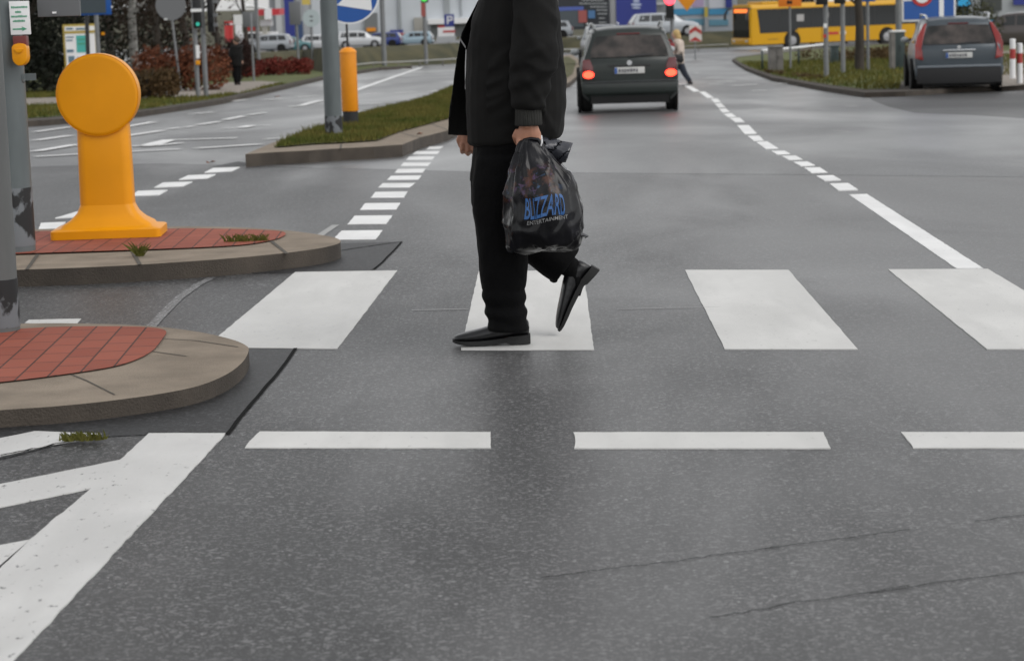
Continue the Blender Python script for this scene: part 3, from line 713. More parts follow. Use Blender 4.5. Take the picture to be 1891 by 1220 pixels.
for e in (-1, 1): b.ball(q(935, -140, e * .078), .016, .010, .033, 10, 8)
b.ball(q(876, -118, 0), .014, .026, .008, 10, 6)
b.tube([q(935, -120, 0), q(945, -60, 0), q(950, -30, 0)], [.060, .062, .085], 16)
b.loft([ering(-50, 900, 1000, 0, .17), ering(0, 900, 1010, 0, .18), ering(110, 895, 1010, 0, .17), ering(220, 890, 1015, 0, .165), ering(265, 900, 1000, 0, .15)])
b.tube([q(940, 255, LY), q(922, 420, LY), q(938, 590, LY), q(940, 612, LY)], [.075, .055, .036, .028], 14)
b.tube([q(950, 250, RY), q(905, 372, RY), q(1040, 485, RY), q(1062, 500, RY)], [.075, .055, .036, .026], 14)
b.tube([q(940, 612, LY), q(900, 622, LY)], [.026, .014], 10); b.tube([q(1062, 500, RY), q(1064, 540, RY)], [.024, .012], 10)
AY = -0.25
b.tube([q(985, -35, -.17), q(990, 60, -.235), q(982, 140, AY), q(974, 205, AY), q(974, 236, AY)], [.05, .043, .036, .028, .027], 14)
b.tube([q(955, -35, .17), q(915, 90, .25), q(885, 190, .25), q(866, 248, .24)], [.05, .043, .034, .027], 14)
def hand(b, w, dirx, fist, sgn):
    """palm hanging from wrist w; fingers with knuckles, thumb from the side of the palm"""
    b.loft([[w + Vector((sgn * .034 * math.cos(a) * k1, .020 * math.sin(a) * k2, -z)) for a in [2 * math.pi * i / 14 for i in range(14)]] for z, k1, k2 in ((-.01, .8, 1.0), (.012, 1.0, 1.05), (.035, 1.22, 1.0), (.055, 1.3, .9), (.066, 1.2, .75))])
    for i in range(4):
        x = sgn * (-.034 + .0225 * i); ln = (.92, 1.05, 1.0, .82)[i]; r = (.0098, .0102, .0098, .0088)[i]
        k0 = w + Vector((x, -.006, -.055 - (.004, .008, .006, 0)[i]))
        if fist: pts = [k0, k0 + Vector((0, -.010, -.022 * ln)), k0 + Vector((0, .016, -.036 * ln)), k0 + Vector((0, .034, -.020 * ln)), k0 + Vector((0, .030, .0))]
        else: pts = [k0, k0 + Vector((-.012, .002, -.036 * ln)), k0 + Vector((-.020, .012, -.062 * ln)), k0 + Vector((-.022, .024, -.080 * ln))]
        b.tube(pts, [r * 1.12, r * 1.08, r, r * .95, r * .7][:len(pts)], 10)
    t0 = w + Vector((sgn * -.034, .004, -.02))
    if fist: pts = [t0, t0 + Vector((sgn * -.012, .006, -.024)), t0 + Vector((sgn * -.006, .022, -.046)), t0 + Vector((sgn * .016, .034, -.056))]
    else: pts = [t0, t0 + Vector((-.016, -.008, -.026)), t0 + Vector((-.024, -.012, -.05)), t0 + Vector((-.026, -.010, -.068))]
    b.tube(pts, [.0135, .0125, .0115, .008], 10)
HW = q(976, 230, AY)
hand(b, HW, -1, True, 1.14); hand(b, q(868, 238, .24), -1, True, 1)
body = b.build('person', M['skin']); body = remesh(body, .0046, 2)
body.location = MP
tag(body, 'man walking left over the zebra crossing in black jacket, trousers and shoes', 'person')

# jacket: torso, near sleeve and far sleeve fused, then creased
b = MB()
b.loft([ering(-72, 925, 990, 0, .085), ering(-60, 905, 1006, 0, .17), ering(-30, 894, 1020, 0, .185), ering(0, 884, 1028, 0, .19), ering(40, 873, 1034, 0, .195), ering(90, 866, 1041, 0, .198), ering(150, 862, 1045, 0, .2), ering(200, 862, 1046, 0, .2, tilt=-4), ering(236, 863, 1042, 0, .197, tilt=-6), ering(257, 864, 1034, 0, .19, tilt=-7), ering(262, 872, 1026, 0, .18, tilt=-7)])
b.tube([q(975, -48, -.16), q(985, -25, -.205), q(988, 40, -.235), q(986, 100, -.255), q(984, 135, AY), q(979, 165, AY), q(976, 188, AY), q(975, 200, AY)], [.07, .080, .086, .085, .076, .066, .057, .048], 22)
b.tube([q(955, -48, .16), q(945, -25, .2), q(918, 90, .25), q(892, 180, .25), q(876, 222, .24)], [.07, .08, .078, .064, .048], 18)
jk = b.build('jacket', M['jacket'], body)
def crease(co):
    d = .0045 * noise.noise(co * 7) + .0025 * noise.noise(co * 19)
    w = max(0.0, 1 - abs(co.z - 1.00) / .22) * (1 if co.y < -.175 else 0.0)
    v = Vector((co.x * 5.5 + co.z * 5, co.y * 4, co.z * 15 - co.x * 7)); rg = 1 - abs(noise.noise(v)) * 2.6
    d += w * .016 * max(-.3, rg)
    v2 = Vector((co.x * 3.2, co.y * 3, co.z * 4 + co.x * 3)); d += .007 * max(0, .75 - abs(noise.noise(v2)) * 4)
    w2 = max(0.0, 1 - abs(co.z - .80) / .12)
    d += w2 * .004 * math.sin(co.x * 30 + co.z * 9 + 3 * noise.noise(co * 4))
    d += .006 * noise.noise(Vector((co.x * 5, co.y * 3, co.z * 1.4)))
    return d
remesh(jk, .0075, 3, crease)
# the open far front panel and the collar
b = MB()
fl = [(0, 884, 905), (30, 868, 900), (60, 853, 895), (100, 844, 890), (150, 837, 885), (200, 831, 880), (240, 827, 878), (251, 828, 872)]
b.loft([[*(q(xl + (xr - xl) * t, py, .07 + .13 * t + .02 * math.sin(t * 3.1)) for t in (0, .3, .65, 1)), *(q(xl + (xr - xl) * t, py, .10 + .13 * t + .02 * math.sin(t * 3.1)) for t in (1, .65, .3, 0))] for py, xl, xr in fl])
ff = b.build('front_panel', M['jacket'], body); remesh(ff, .006, 3, lambda c: .005 * noise.noise(c * 8))
b = MB()
b.loft([[q(xl + t * w_, py, -.1 + .04 * t) + Vector((0, dy, 0)) for t, dy in ((0, 0), (.5, -.03), (1, -.05), (1, -.035), (.5, -.012), (0, .012))] for py, xl, w_ in ((-75, 905, 50), (-40, 893, 52), (-10, 890, 45), (8, 893, 20))])
col_ = b.build('collar', M['jacket'], body); remesh(col_, .006, 2)
b = MB(); zpts = [q(894, -10, -.1), q(888, 8, -.085), q(882, 22, -.07), q(877, 35, -.06)]
b.tube(zpts, [.0035, .0035, .003, .002], 6)
zp = b.build('zip', M['zip'], body)
b = MB(); b.tube([q(861, 92, .0), q(860, 125, -.0), q(859.5, 165, .0)], [.002, .0032, .0018], 6); b.build('zip', M['zip'], body)
b = MB(); b.loft([[q(848 + 12 * t, 70 + 18 * t + d, .02 - .03 * t) for d in (-2.5, 2.5)] + [q(848 + 12 * t, 70 + 18 * t + d, .035 - .03 * t) for d in (2.5, -2.5)] for t in (0, .5, 1)]); b.build('reflective_pull', mat('pull_tab', (.16, .16, .16), .4), body)
def rib(path, rad):
    b = MB(); rings = []; n = 72
    for i, (p, r) in enumerate(zip(path, rad)):
        rings.append([p + Vector((math.cos(6.2832 * k / n), .92 * math.sin(6.2832 * k / n), 0)) * (r + .0014 * math.cos(k * math.pi / 1.5)) for k in range(n)])
    return b.loft(rings)
rib([q(975, 190, AY), q(975, 200, AY), q(976, 216, AY), q(976, 229, AY), q(976, 232, AY)], [.046, .0475, .0495, .051, .047]).build('cuff', M['rib'], body, smooth=True, angle=80)
rib([q(876, 214, .24), q(871, 230, .24), q(870, 234, .24)], [.047, .046, .042]).build('cuff', M['rib'], body, smooth=True, angle=80)
# trousers
b = MB()
b.loft([ering(235, 885, 1010, .01, .18), ering(262, 874, 1008, .01, .185), ering(300, 871, 1000, .01, .18), ering(335, 868, 985, .01, .17)])
b.loft([ering(290, 878, 985, LY, .095), ering(340, 872, 980, LY, .098), ering(390, 873, 973, LY, .098), ering(420, 878, 972, LY, .098), ering(460, 882, 975, LY, .098), ering(500, 885, 975, LY, .098), ering(535, 889, 971, LY, .096), ering(565, 893, 972, LY, .097), ering(590, 898, 976, LY, .10), ering(606, 901, 978, LY, .10), ering(608, 906, 972, LY, .085)])
def lring(c, u, ru, rv, k=22):
    u = Vector(u).normalized(); return [c + u * ru * math.cos(2 * math.pi * i / k) + Vector((0, 1, 0)) * rv * math.sin(2 * math.pi * i / k) for i in range(k)]
b.loft([lring(q(935, 275, RY), (1, 0, .1), .115, .09), lring(q(920, 320, RY), (1, 0, .2), .112, .09), lring(q(913, 358, RY), (1, 0, .35), .100, .088), lring(q(922, 392, RY), (.75, 0, .6), .098, .086), lring(q(950, 414, RY), (.6, 0, .75), .094, .084), lring(q(985, 442, RY), (.62, 0, .72), .091, .083), lring(q(1020, 470, RY), (.6, 0, .75), .088, .083), lring(q(1045, 489, RY), (.6, 0, .78), .086, .084), lring(q(1047, 491, RY), (.6, 0, .78), .075, .07)])
tr = b.build('trousers', M['trousers'], body)
remesh(tr, .007, 3, lambda c: .004 * noise.noise(Vector((c.x * 9, c.y * 9, c.z * 4))) + .0022 * noise.noise(c * 22) + (.004 * math.sin(c.z * 70 + 4 * noise.noise(c * 7)) if c.z < .22 else 0))
# shoes: built along their own axis (heel at 0, toe at 1), then laid
def shoe(P, name):
    """P(t, h, y): t along the sole 0 heel .. 1 toe, h above the sole in metres"""
    up = [(-.012, .022, .030, .085), (.03, .034, .030, .098), (.18, .038, .030, .102), (.34, .039, .022, .094), (.48, .042, .018, .076), (.62, .045, .014, .063), (.76, .046, .013, .055), (.88, .041, .013, .047), (.96, .030, .013, .040), (1.0, .017, .015, .033)]
    b = MB()
    b.loft([[P(t, lo + (hi - lo) * (.5 + .5 * math.sin(a)) , w * math.copysign(abs(math.cos(a)) ** .7, math.cos(a))) for a in [2 * math.pi * i / 18 for i in range(18)]] for t, w, lo, hi in up])
    o = b.build(name, M['shoe'], body, smooth=True)
    ms = o.modifiers.new('sub', 'SUBSURF'); ms.levels = 1; ms.render_levels = 1
    b = MB()
    b.loft([[P(t, h, y) for y, h in ((-w, lo), (w, lo), (w, hi), (-w, hi))] for t, w, lo, hi in ((-.02, .028, 0, .034), (.08, .037, 0, .033), (.25, .037, 0, .031), (.30, .036, .006, .026), (.45, .040, .002, .021), (.65, .046, .001, .017), (.8, .048, .002, .017), (.92, .040, .006, .018), (.985, .026, .010, .021), (1.015, .012, .014, .023))])
    b.build('sole', M['sole'], o, smooth=True, angle=50)
h0, t0 = q(977, 633.5, LY), q(838, 633.5, LY)
shoe(lambda t, h, y: Vector((h0.x + (t0.x - h0.x) * t, LY + y, h + .001)), 'shoe')
a0, a1 = q(1106, 500, RY), q(1040, 613, RY); ax = (a1 - a0); up_ = Vector((ax.z, 0, -ax.x)).normalized()
if up_.x > 0: up_ = -up_
shoe(lambda t, h, y: a0 + ax * (t - .035 * math.sin(max(t, 0) * 3.14)) + up_ * (h + .022 * math.sin(max(0, t) * 3.1)) * 1.0 + Vector((0, y, 0)), 'shoe')
# hair
b = MB(); b.ball(q(932, -160, 0), .106, .086, .112, 20, 12); b.ball(q(955, -132, 0), .07, .075, .07, 16, 10)
hr = b.build('hair', M['hair'], body); remesh(hr, .008, 1, lambda c: .003 * noise.noise(c * 60))

# ---------------------------------------------------------------- carrier bag held in the near hand
def bag_material():
    m, nt, n, l, bs = _nodes('black_plastic_bag')
    co = n.new('ShaderNodeTexCoord').outputs['Object']
    tint = ramp(n, l, noise_tex(n, l, co, 9, 3), .45, .75, (.003, .003, .004), (.008, .008, .011))
    # faded generic print above the lettering: dull brown, violet and blue blotches
    sep = n.new('ShaderNodeSeparateXYZ'); l.new(co, sep.inputs[0])
    def band(src, lo, hi, sm):
        a = n.new('ShaderNodeMapRange'); a.interpolation_type = 'SMOOTHSTEP'; a.inputs[1].default_value = lo - sm; a.inputs[2].default_value = lo + sm; l.new(src, a.inputs[0])
        c = n.new('ShaderNodeMapRange'); c.interpolation_type = 'SMOOTHSTEP'; c.inputs[1].default_value = hi - sm; c.inputs[2].default_value = hi + sm; c.inputs[3].default_value = 1; c.inputs[4].default_value = 0; l.new(src, c.inputs[0])
        mu = n.new('ShaderNodeMath'); mu.operation = 'MULTIPLY'; l.new(a.outputs[0], mu.inputs[0]); l.new(c.outputs[0], mu.inputs[1]); return mu.outputs[0]
    def mul(a, b_):
        mu = n.new('ShaderNodeMath'); mu.operation = 'MULTIPLY'; l.new(a, mu.inputs[0]); l.new(b_, mu.inputs[1]); return mu.outputs[0]
    zb = band(sep.outputs[2], .575, .70, .03); xb = band(sep.outputs[0], .065, .27, .03); reg = mul(zb, xb)
    c1 = mix(n, l, mul(reg, ramp(n, l, noise_tex(n, l, co, 22, 4), .52, .62)), tint, (.055, .022, .014))
    c2 = mix(n, l, mul(reg, ramp(n, l, noise_tex(n, l, co, 31, 4, dist=.5), .58, .66)), c1, (.060, .035, .075))
    c3 = mix(n, l, mul(reg, ramp(n, l, noise_tex(n, l, co, 27, 3, dist=1.), .60, .68)), c2, (.025, .055, .11))
    l.new(c3, bs.inputs['Base Color']); bs.inputs['Roughness'].default_value = .20; bs.inputs['Specular IOR Level'].default_value = .28
    mp = n.new('ShaderNodeMapping'); mp.inputs['Scale'].default_value = (1, 1, .35); l.new(co, mp.inputs['Vector'])
    bp = n.new('ShaderNodeBump'); bp.inputs['Strength'].default_value = .3; bp.inputs['Distance'].default_value = .008
    l.new(noise_tex(n, l, mp.outputs[0], 15, 2, .45, .5), bp.inputs['Height']); l.new(bp.outputs[0], bs.inputs['Normal'])
    return m
M['bag'] = bag_material()
M['bag_sheen'] = mat('bag_mouth_sheen', (.03, .032, .04), .25, spec=.6, bump=.15, bscale=14)  # bag plastic tinted paler and bluer to paint in sky sheen
M['bag_grey'] = mat('bag_gusset', (.045, .046, .05), .3, bump=.3, bscale=30)
M['bagblue'] = mat('bag_lettering_blue', (.020, .090, .26), .4); M['bagwhite'] = mat('bag_lettering_white', (.20, .20, .20), .4)
BY = AY - .03
prof = [(259, 960, 1000, .014), (268, 957, 1002, .018), (280, 951, 1012, .034), (300, 943, 1034, .058), (325, 936, 1056, .084), (350, 932, 1068, .102), (375, 930, 1074, .112), (400, 929, 1076, .116), (420, 930, 1076, .114), (440, 932, 1076, .104), (452, 934, 1073, .088), (460, 940, 1064, .06), (464, 955, 1045, .025)]
b = MB(); K = 120; rings = []
for ri, (py, xl, xr, hd) in enumerate(prof):
    cx_, rx = (xl + xr) / 2, (xr - xl) / 2; ring = []
    for i in range(K):
        a = 2 * math.pi * i / K; c, s_ = math.cos(a), math.sin(a)
        ux = math.copysign(abs(c) ** .85, c); uy = math.copysign(abs(s_) ** .75, s_)
        t = ri / (len(prof) - 1); pl = (1 - t) ** 1.2
        wob = 1 - pl * (.22 * max(0, math.sin(5 * a + 2.3 * math.sin(a * 2 + .6))) * (.6 + .8 * noise.noise((c * 3, s_ * 3, 7))) + .07 * max(0, math.sin(11 * a + 3 * math.sin(a * 3))))
        wob += .035 * noise.noise((c * 2.2, s_ * 2.2, t * 3.1)) + .02 * noise.noise((c * 6, s_ * 6, t * 9))
        sag = 4 * math.sin(a * 2 + 1) * t if ri > 9 else 0
        p = q(cx_ + rx * ux * (wob if abs(c) < .97 else 1), py + sag - 3 * c * (1 if ri > 8 else 0), BY)
        ring.append(Vector((p.x, BY + hd * uy * wob + .0 , p.z)))
    rings.append(ring)
b.loft(rings)
bag = b.build('carrier_bag', M['bag'], None, smooth=True, angle=75)
ms = bag.modifiers.new('sub', 'SUBSURF'); ms.levels = 2; ms.render_levels = 2
dg = bpy.context.evaluated_depsgraph_get(); dg.update(); me = bpy.data.meshes.new_from_object(bag.evaluated_get(dg)); bag.modifiers.clear(); bag.data = me
me.update(); nr_ = [v.normal.copy() for v in me.vertices]
for v, nn in zip(me.vertices, nr_):
    cz = v.co.z; w = 1 if cz > .40 else .6
    rdg = 1 - abs(noise.noise(Vector((v.co.x * 13, v.co.y * 13, cz * 5)))) * 2.2
    r2 = max(0, .8 - abs(noise.noise(Vector((v.co.x * 9 + cz * 4, v.co.y * 9, cz * 9 - v.co.x * 6)))) * 5)
    v.co += nn * w * (.009 * max(0, rdg - .40) + .007 * r2 + .005 * noise.noise(v.co * 12) + .002 * noise.noise(v.co * 34))
for p in me.polygons: p.use_smooth = True
bag.location = MP
tag(bag, 'black plastic carrier bag with blue lettering hanging from the man\'s hand', 'bag')
bvh = BVHTree.FromPolygons([v.co.copy() for v in me.vertices], [tuple(p.vertices) for p in me.polygons])
def decal(text, px0, px1, ptop, pbot, tilt, m, weight, bold):
    """lettering laid onto the front of the bag; corners in photo pixels"""
    cu = bpy.data.curves.new('t', 'FONT'); cu.body = text; cu.align_x = 'LEFT'; cu.size = 1; cu.offset = bold; cu.resolution_u = 3
    to = bpy.data.objects.new('t', cu); scene.collection.objects.link(to)
    dg = bpy.context.evaluated_depsgraph_get(); dg.update(); tm = bpy.data.meshes.new_from_object(to.evaluated_get(dg)); bpy.data.objects.remove(to)
    bm = bmesh.new(); bm.from_mesh(tm)
    bmesh.ops.triangulate(bm, faces=bm.faces)
    for _ in range(2): bmesh.ops.subdivide_edges(bm, edges=[e for e in bm.edges if e.calc_length() > .12], cuts=1)
    xs = [v.co.x for v in bm.verts]; ys = [v.co.y for v in bm.verts]; x0_, x1_, y0_, y1_ = min(xs), max(xs), min(ys), max(ys)
    for v in bm.verts:
        u = (v.co.x - x0_) / (x1_ - x0_); w = (v.co.y - y0_) / (y1_ - y0_)
        px = px0 + (px1 - px0) * u + 2.5 * math.sin(u * 9 + w * 2) * weight; py = pbot + (ptop - pbot) * w - tilt * u + 2 * math.sin(u * 7) * weight
        o3 = CAM - MP; h_, n_, i_, d_ = bvh.ray_cast(o3, (q(px, py, BY) - o3).normalized())
        v.co = (h_ + Vector((0, -.0022, 0))) if h_ else q(px, py, BY - .1)
    bmesh.ops.recalc_face_normals(bm, faces=bm.faces)
    mm = bpy.data.meshes.new('lettering'); bm.to_mesh(mm); bm.free(); mm.materials.append(m)
    link(bpy.data.objects.new('lettering', mm), bag)
decal('BLIZZARD', 968, 1044, 366, 405, 9, M['bagblue'], 1, .012)
decal('ENTERTAINMENT', 973, 1049, 409, 416, 13, M['bagwhite'], .3, .006)
# loose mouth of the bag on the right, handles round the fingers, knotted corner
b = MB(); rows = []
for i in range(13):
    t = i / 12; row = []
    for j in range(13):
        u = j / 12
        px = 998 + 60 * t - 10 * u * t - 3 * u; py = 253 + 11 * t + (50 - 14 * t) * u
        fold = .034 * math.sin(math.pi * min(1, u / .42) * .5) if u < .42 else .034 * math.cos(math.pi * .5 * (u - .42) / .58)
        row.append(q(px, py, BY + .035 - fold - .012 * math.sin(t * 6 + u * 3) * u))
    rows.append(row)
for r0_, r1_ in zip(rows, rows[1:]):
    for j in range(12):
        b.poly([r0_[j], r0_[j + 1], r1_[j + 1], r1_[j]])
mo = b.build('bag_mouth', M['bag_sheen'], bag)
bm = bmesh.new(); bm.from_mesh(mo.data); bmesh.ops.remove_doubles(bm, verts=bm.verts, dist=1e-5); bm.to_mesh(mo.data); bm.free()
for p in mo.data.polygons: p.use_smooth = True
sd = mo.modifiers.new('th', 'SOLIDIFY'); sd.thickness = .003
b = MB(); b.tube([q(1030, 478, RY), q(1056, 496, RY), q(1064, 520, RY), q(1062, 545, RY)], [.050, .043, .036, .022], 14); b.build('sock', M['trousers'], body, smooth=True)
for dy in (-.012, .012):
    b = MB(); pts = [q(958, 282, BY + dy * 1.5), q(962, 268, BY + dy), q(968, 259, BY + dy * .6), q(980, 256, BY + dy * .5), q(994, 258, BY + dy * .6), q(1000, 266, BY + dy), q(1003, 284, BY + dy * 1.6)]
    b.tube(pts, [.011, .009, .007, .0065, .007, .009, .011], 10); b.build('handle', M['bag'], bag, smooth=True)
b = MB(); b.tube([q(1000, 250, BY - .03), q(1001, 262, BY - .033), q(999, 270, BY - .03)], [.0025, .004, .002], 6); b.build('handle_highlight', M['white'], bag, smooth=True)  # white strip painting the highlight on the bag handle
b = MB(); b.tube([q(1068, 432, BY - .03), q(1077, 434, BY - .03), q(1085, 436, BY - .02), q(1080, 440, BY)], [.012, .008, .004, .001], 8); b.build('knotted_corner', M['bag_grey'], bag, smooth=True)

# ================================================================ BACKGROUND HELPERS
def gp(px, D):
    """ground point at distance D in the column of photo pixel px"""
    py = 100.0
    for _ in range(6):
        p = at(px, py, D); py += (p.z - g(D)) * ppm(D)
    p = at(px, py, D); return Vector((p.x, D, g(D)))
def crest(px):
    for (a, _, ya), (c, _, yc) in zip(FAR, FAR[1:]):
        if a <= px <= c: return ya + (yc - ya) * (px - a) / (c - a)
    return FAR[0][2] if px < FAR[0][0] else FAR[-1][2]
def lot(px, D, extra=1.0): return at(px, crest(px) + extra, D)
def loc_px(root_loc, D):
    """photo pixel -> (x, z) offsets from a root at distance D"""
    def f(px, py): p = at(px, py, D); return p.x - root_loc.x, p.z - root_loc.z
    return f
CM = {}
def paintm(name, col, rough=.32, metal=.25):
    if name not in CM: CM[name] = mat(name, col, rough, metal, coat=.3)
    return CM[name]
M['glass'] = mat('dark_glass', (.018, .02, .021), .07, spec=.6)
M['glass_rear'] = mat('car_rear_glass', (.030, .032, .031), .16, var=.5, vscale=3.2, col2=(.085, .07, .064), spec=.3)
M['tyre'] = mat('tyre', (.012, .012, .012), .8)
M['rim'] = mat('wheel_rim', (.30, .30, .31), .4, .6)
M['under'] = mat('underbody', (.006, .006, .006), .9)
M['lampred'] = mat('tail_lamp_red', (.22, .008, .006), .2, coat=.5)
M['lampdark'] = mat('tail_lamp_dark', (.10, .006, .008), .2, coat=.5)
M['braking'] = mat('brake_lamp_lit', (.6, .02, .01), .3, emit=(1, .055, .025), estr=3.2)
M['headlamp'] = mat('head_lamp', (.5, .52, .52), .15)
M['plate'] = mat('number_plate', (.52, .52, .50), .5)
M['platetext'] = mat('number_plate_marks', (.10, .10, .11), .6)
M['chrome'] = mat('chrome', (.55, .56, .57), .22, .9)

def car(label, loc, rz, paint, L=4.2, W=1.7, H=1.45, group=None, rear=False, braking=False, silver_rail=False, tall_lamps=False, bumper_dark=False, name='parked_car', bonnet=.93, lampz=.672):
    root = empty(name, loc, rz, label, 'car', group); w = W / 2; k = L / 4.2; hk = H / 1.45
    sec = [(0.00, .30, w * .93, .34, .91, w * .70, 1.37), (.05, .28, w * .985, .26, .92, w * .725, 1.40), (.16, .24, w, .20, .925, w * .735, 1.425), (.9, .12, w, .19, .92, w * .76, 1.45), (1.9, 0, w, .19, .91, w * .77, 1.45), (2.45, -.05, w, .19, .905, w * .755, 1.41), (2.72, -.02, w, .19, .90, w * .74, 1.33), (3.28, 0, w * .99, .20, .90, w * .80, .955), (3.85, 0, w * .96, .22, .82, w * .72, bonnet - .06), (4.1, 0, w * .88, .26, .70, w * .62, .76), (4.2, 0, w * .74, .32, .60, w * .55, .64)]
    def half(s_):
        y, dy, ww, zb, zbl, wr, zr = s_
        return [(0, y, zb), (ww * .84, y, zb), (ww * .96, y, zb + .10), (ww, y, (zb + zbl) / 2 + .04), (ww * .985, y, zbl - .10), (ww * .945, y + dy * .03, zbl), (wr + .02, y + dy * .9, zr - .07), (wr - .05, y + dy, zr - .015), (wr * .55, y + dy, zr + .012), (0, y + dy, zr + .02)]
    halves = [[Vector((x, y * k, z * hk)) for x, y, z in half(s_)] for s_ in sec]
    b = MB(); idx = []
    for h in halves:
        ring = [h[0]] + h[1:9] + [h[9]] + [Vector((-p.x, p.y, p.z)) for p in h[8:0:-1]]
        idx.append(b.add(ring))
    N = 18
    for a in range(len(idx) - 1):
        for i in range(N):
            j = (i + 1) % N; b.face((idx[a] + i, idx[a] + j, idx[a + 1] + j, idx[a + 1] + i))
    for a in (0, len(idx) - 1):
        r = idx[a]
        b.face((r, r + 1, r + 17)); b.face((r + 8, r + 9, r + 10))
        for i in range(1, 8): b.face((r + i, r + i + 1, r + 17 - i, r + 18 - i))
    body = b.build('body', paint, root, smooth=True, angle=32)
    # side windows: laid 6 mm proud of the hull between belt and roof edge
    def side(y):
        for s0, s1, h0, h1 in zip(sec, sec[1:], halves, halves[1:]):
            if s0[0] <= y <= s1[0]:
                t = (y - s0[0]) / (s1[0] - s0[0]); return h0[5].lerp(h1[5], t), h0[6].lerp(h1[6], t)
    for sx in (1, -1):
        for ya, yb in ((.32, 1.02), (1.10, 1.86), (1.94, 2.62)):
            b = MB(); lo, hi = [], []
            for i in range(5):
                y = ya + (yb - ya) * i / 4; a_, c_ = side(y); nrm = Vector((.93, 0, .36)) * .007
                lo.append(a_.lerp(c_, .08) + nrm); hi.append(a_.lerp(c_, .92) + nrm)
            ring = [Vector((p.x * sx, p.y, p.z)) for p in lo + hi[::-1]]; b.prism(ring, (-.004 * sx, 0, 0)); b.build('side_window', M['glass'], root)
    # rear window and windscreen
    zb_, zr_ = .96, 1.31
    def rp(x, z, o=.01):                                   # point on the rear panel
        t = max(0, (z - .91) / (1.37 - .91)); return Vector((x, (.30 * t) * k - o, z * hk))
    b = MB(); b.prism([rp(-w * .80, zb_), rp(w * .80, zb_), rp(w * .77, 1.10), rp(w * .665, zr_), rp(0, zr_ + .018), rp(-w * .665, zr_), rp(-w * .77, 1.10)], (0, .006, 0)); rw = b.build('rear_window', M['glass_rear'] if rear else M['glass'], root)
    b = MB(); b.prism([Vector((-w * .68, 2.74 * k, 1.31 * hk)), Vector((w * .68, 2.74 * k, 1.31 * hk)), Vector((w * .77, 3.26 * k, .99 * hk)), Vector((-w * .77, 3.26 * k, .99 * hk))], (0, .012, .012)); b.build('windscreen', M['glass'], root)
    for sx in (1, -1):
        for y in (.78, 3.38):
            c = (sx * (w - .10), y * k, .31)
            b = MB(); b.lathe([(.18, -.09), (.29, -.095), (.31, -.07), (.31, .07), (.29, .105), (.20, .108)], 24, (0, 0, 0), 0, 'x'); wh = b.build('wheel', M['tyre'], root, smooth=True); wh.location = c
            b = MB(); b.lathe([(.02, .112 * sx), (.08, .118 * sx), (.19, .108 * sx), (.205, .09 * sx)], 18, (0, 0, 0), 0, 'x'); b.build('rim', M['rim'], wh, smooth=True)
            b = MB(); b.lathe([(.37, -.05), (.37, .004)], 24, (0, 0, 0), 0, 'x'); ar = b.build('wheel_arch', M['under'], root, smooth=True); ar.location = (sx * (w + .001) , y * k, .33)
        if rear and sx > 0: pass
        b = MB(); b.ball((sx * (w + (.075 if not (rear and sx > 0) else -.02)), 2.52 * k, 1.0 * hk), .085, .055, .065, 14, 8); b.build('mirror', CM['mirror_grey'] if rear else paint, root, smooth=True)
        b = MB()
        if tall_lamps: b.prism([rp(sx * w * p, z, .03 - (.02 if p > .97 else 0)) for p, z in ((.80, .66), (.985, .70), (.985, .95), (.93, 1.12), (.76, 1.36), (.70, 1.36), (.80, 1.05), (.84, .90))], (0, .09, 0))
        else: b.prism([rp(sx * w * p, z, .035) for p, z in ((.73, .60), (.955, .61), (.965, .80), (.955, .93), (.80, .93), (.745, .80))], (0, .12, 0))
        lm = b.build('tail_light', M['lampdark'] if not tall_lamps else M['lampred'], root, bevel=.01 if rear else 0)
        if braking:
            b = MB(); ring = [rp(sx * w * (.84 + .115 * math.cos(t)), lampz + .062 * math.sin(t), .048) for t in [2 * math.pi * i / 16 for i in range(16)]]
            b.prism(ring, (0, .03, 0)); b.build('brake_lamp', M['braking'], lm)
        b = MB(); b.prism([Vector((sx * w * x, y * k, z * hk)) for x, y, z in ((.55, 4.17, .60), (.72, 4.12, .60), (.80, 4.0, .74), (.70, 3.98, .78), (.55, 4.12, .72))], (0, .02, .01)); b.build('headlight', M['headlamp'], root)
    b = MB(); b.prism([(-w * .97, -.02, .34), (w * .97, -.02, .34), (w * 1.0, -.015, .55), (-w * 1.0, -.015, .55)], (0, .2, 0)); bu = b.build('bumper', M['black'] if bumper_dark else paint, root, bevel=.03)
    b = MB(); b.box(-w * .80, w * .80, .02, .35, .17, .335); b.box(-w * .62, w * .62, .5, 3.2, .18, .22); b.build('underside', M['under'], root)
    b = MB(); pz = .735 if not tall_lamps else .77
    b.box(-.26, .26, -.022, .0, pz - .055, pz + .055); pl = b.build('number_plate', M['plate'], root, bevel=.006)
    if rear:
        b = MB(); b.box(-.256, -.212, -.0255, -.02, pz - .05, pz + .05); b.build('country_strip', M['signblue'], pl)
        b = MB()
        x = -.19
        for i in range(7):                                 # unreadable dark smudges where the characters are
            ww = random.uniform(.03, .045); b.box(x, x + ww, -.0245, -.02, pz - random.uniform(.025, .036), pz + random.uniform(.02, .034)); x += ww + random.uniform(.012, .02)
        b.build('characters', M['platetext'], pl)
        b = MB(); b.prism([rp(x, z, .022) for x, z in ((-.02, .975), (.0, .955), (.42, .985), (.44, 1.0), (.2, 1.0))], (0, .012, 0)); b.build('wiper', M['blackgloss'], rw)
        b = MB(); b.box(-.2, .2, .015 + .26 * k, .05 + .26 * k, 1.335 * hk, 1.36 * hk); b.build('high_brake_light', M['lampdark'], root)
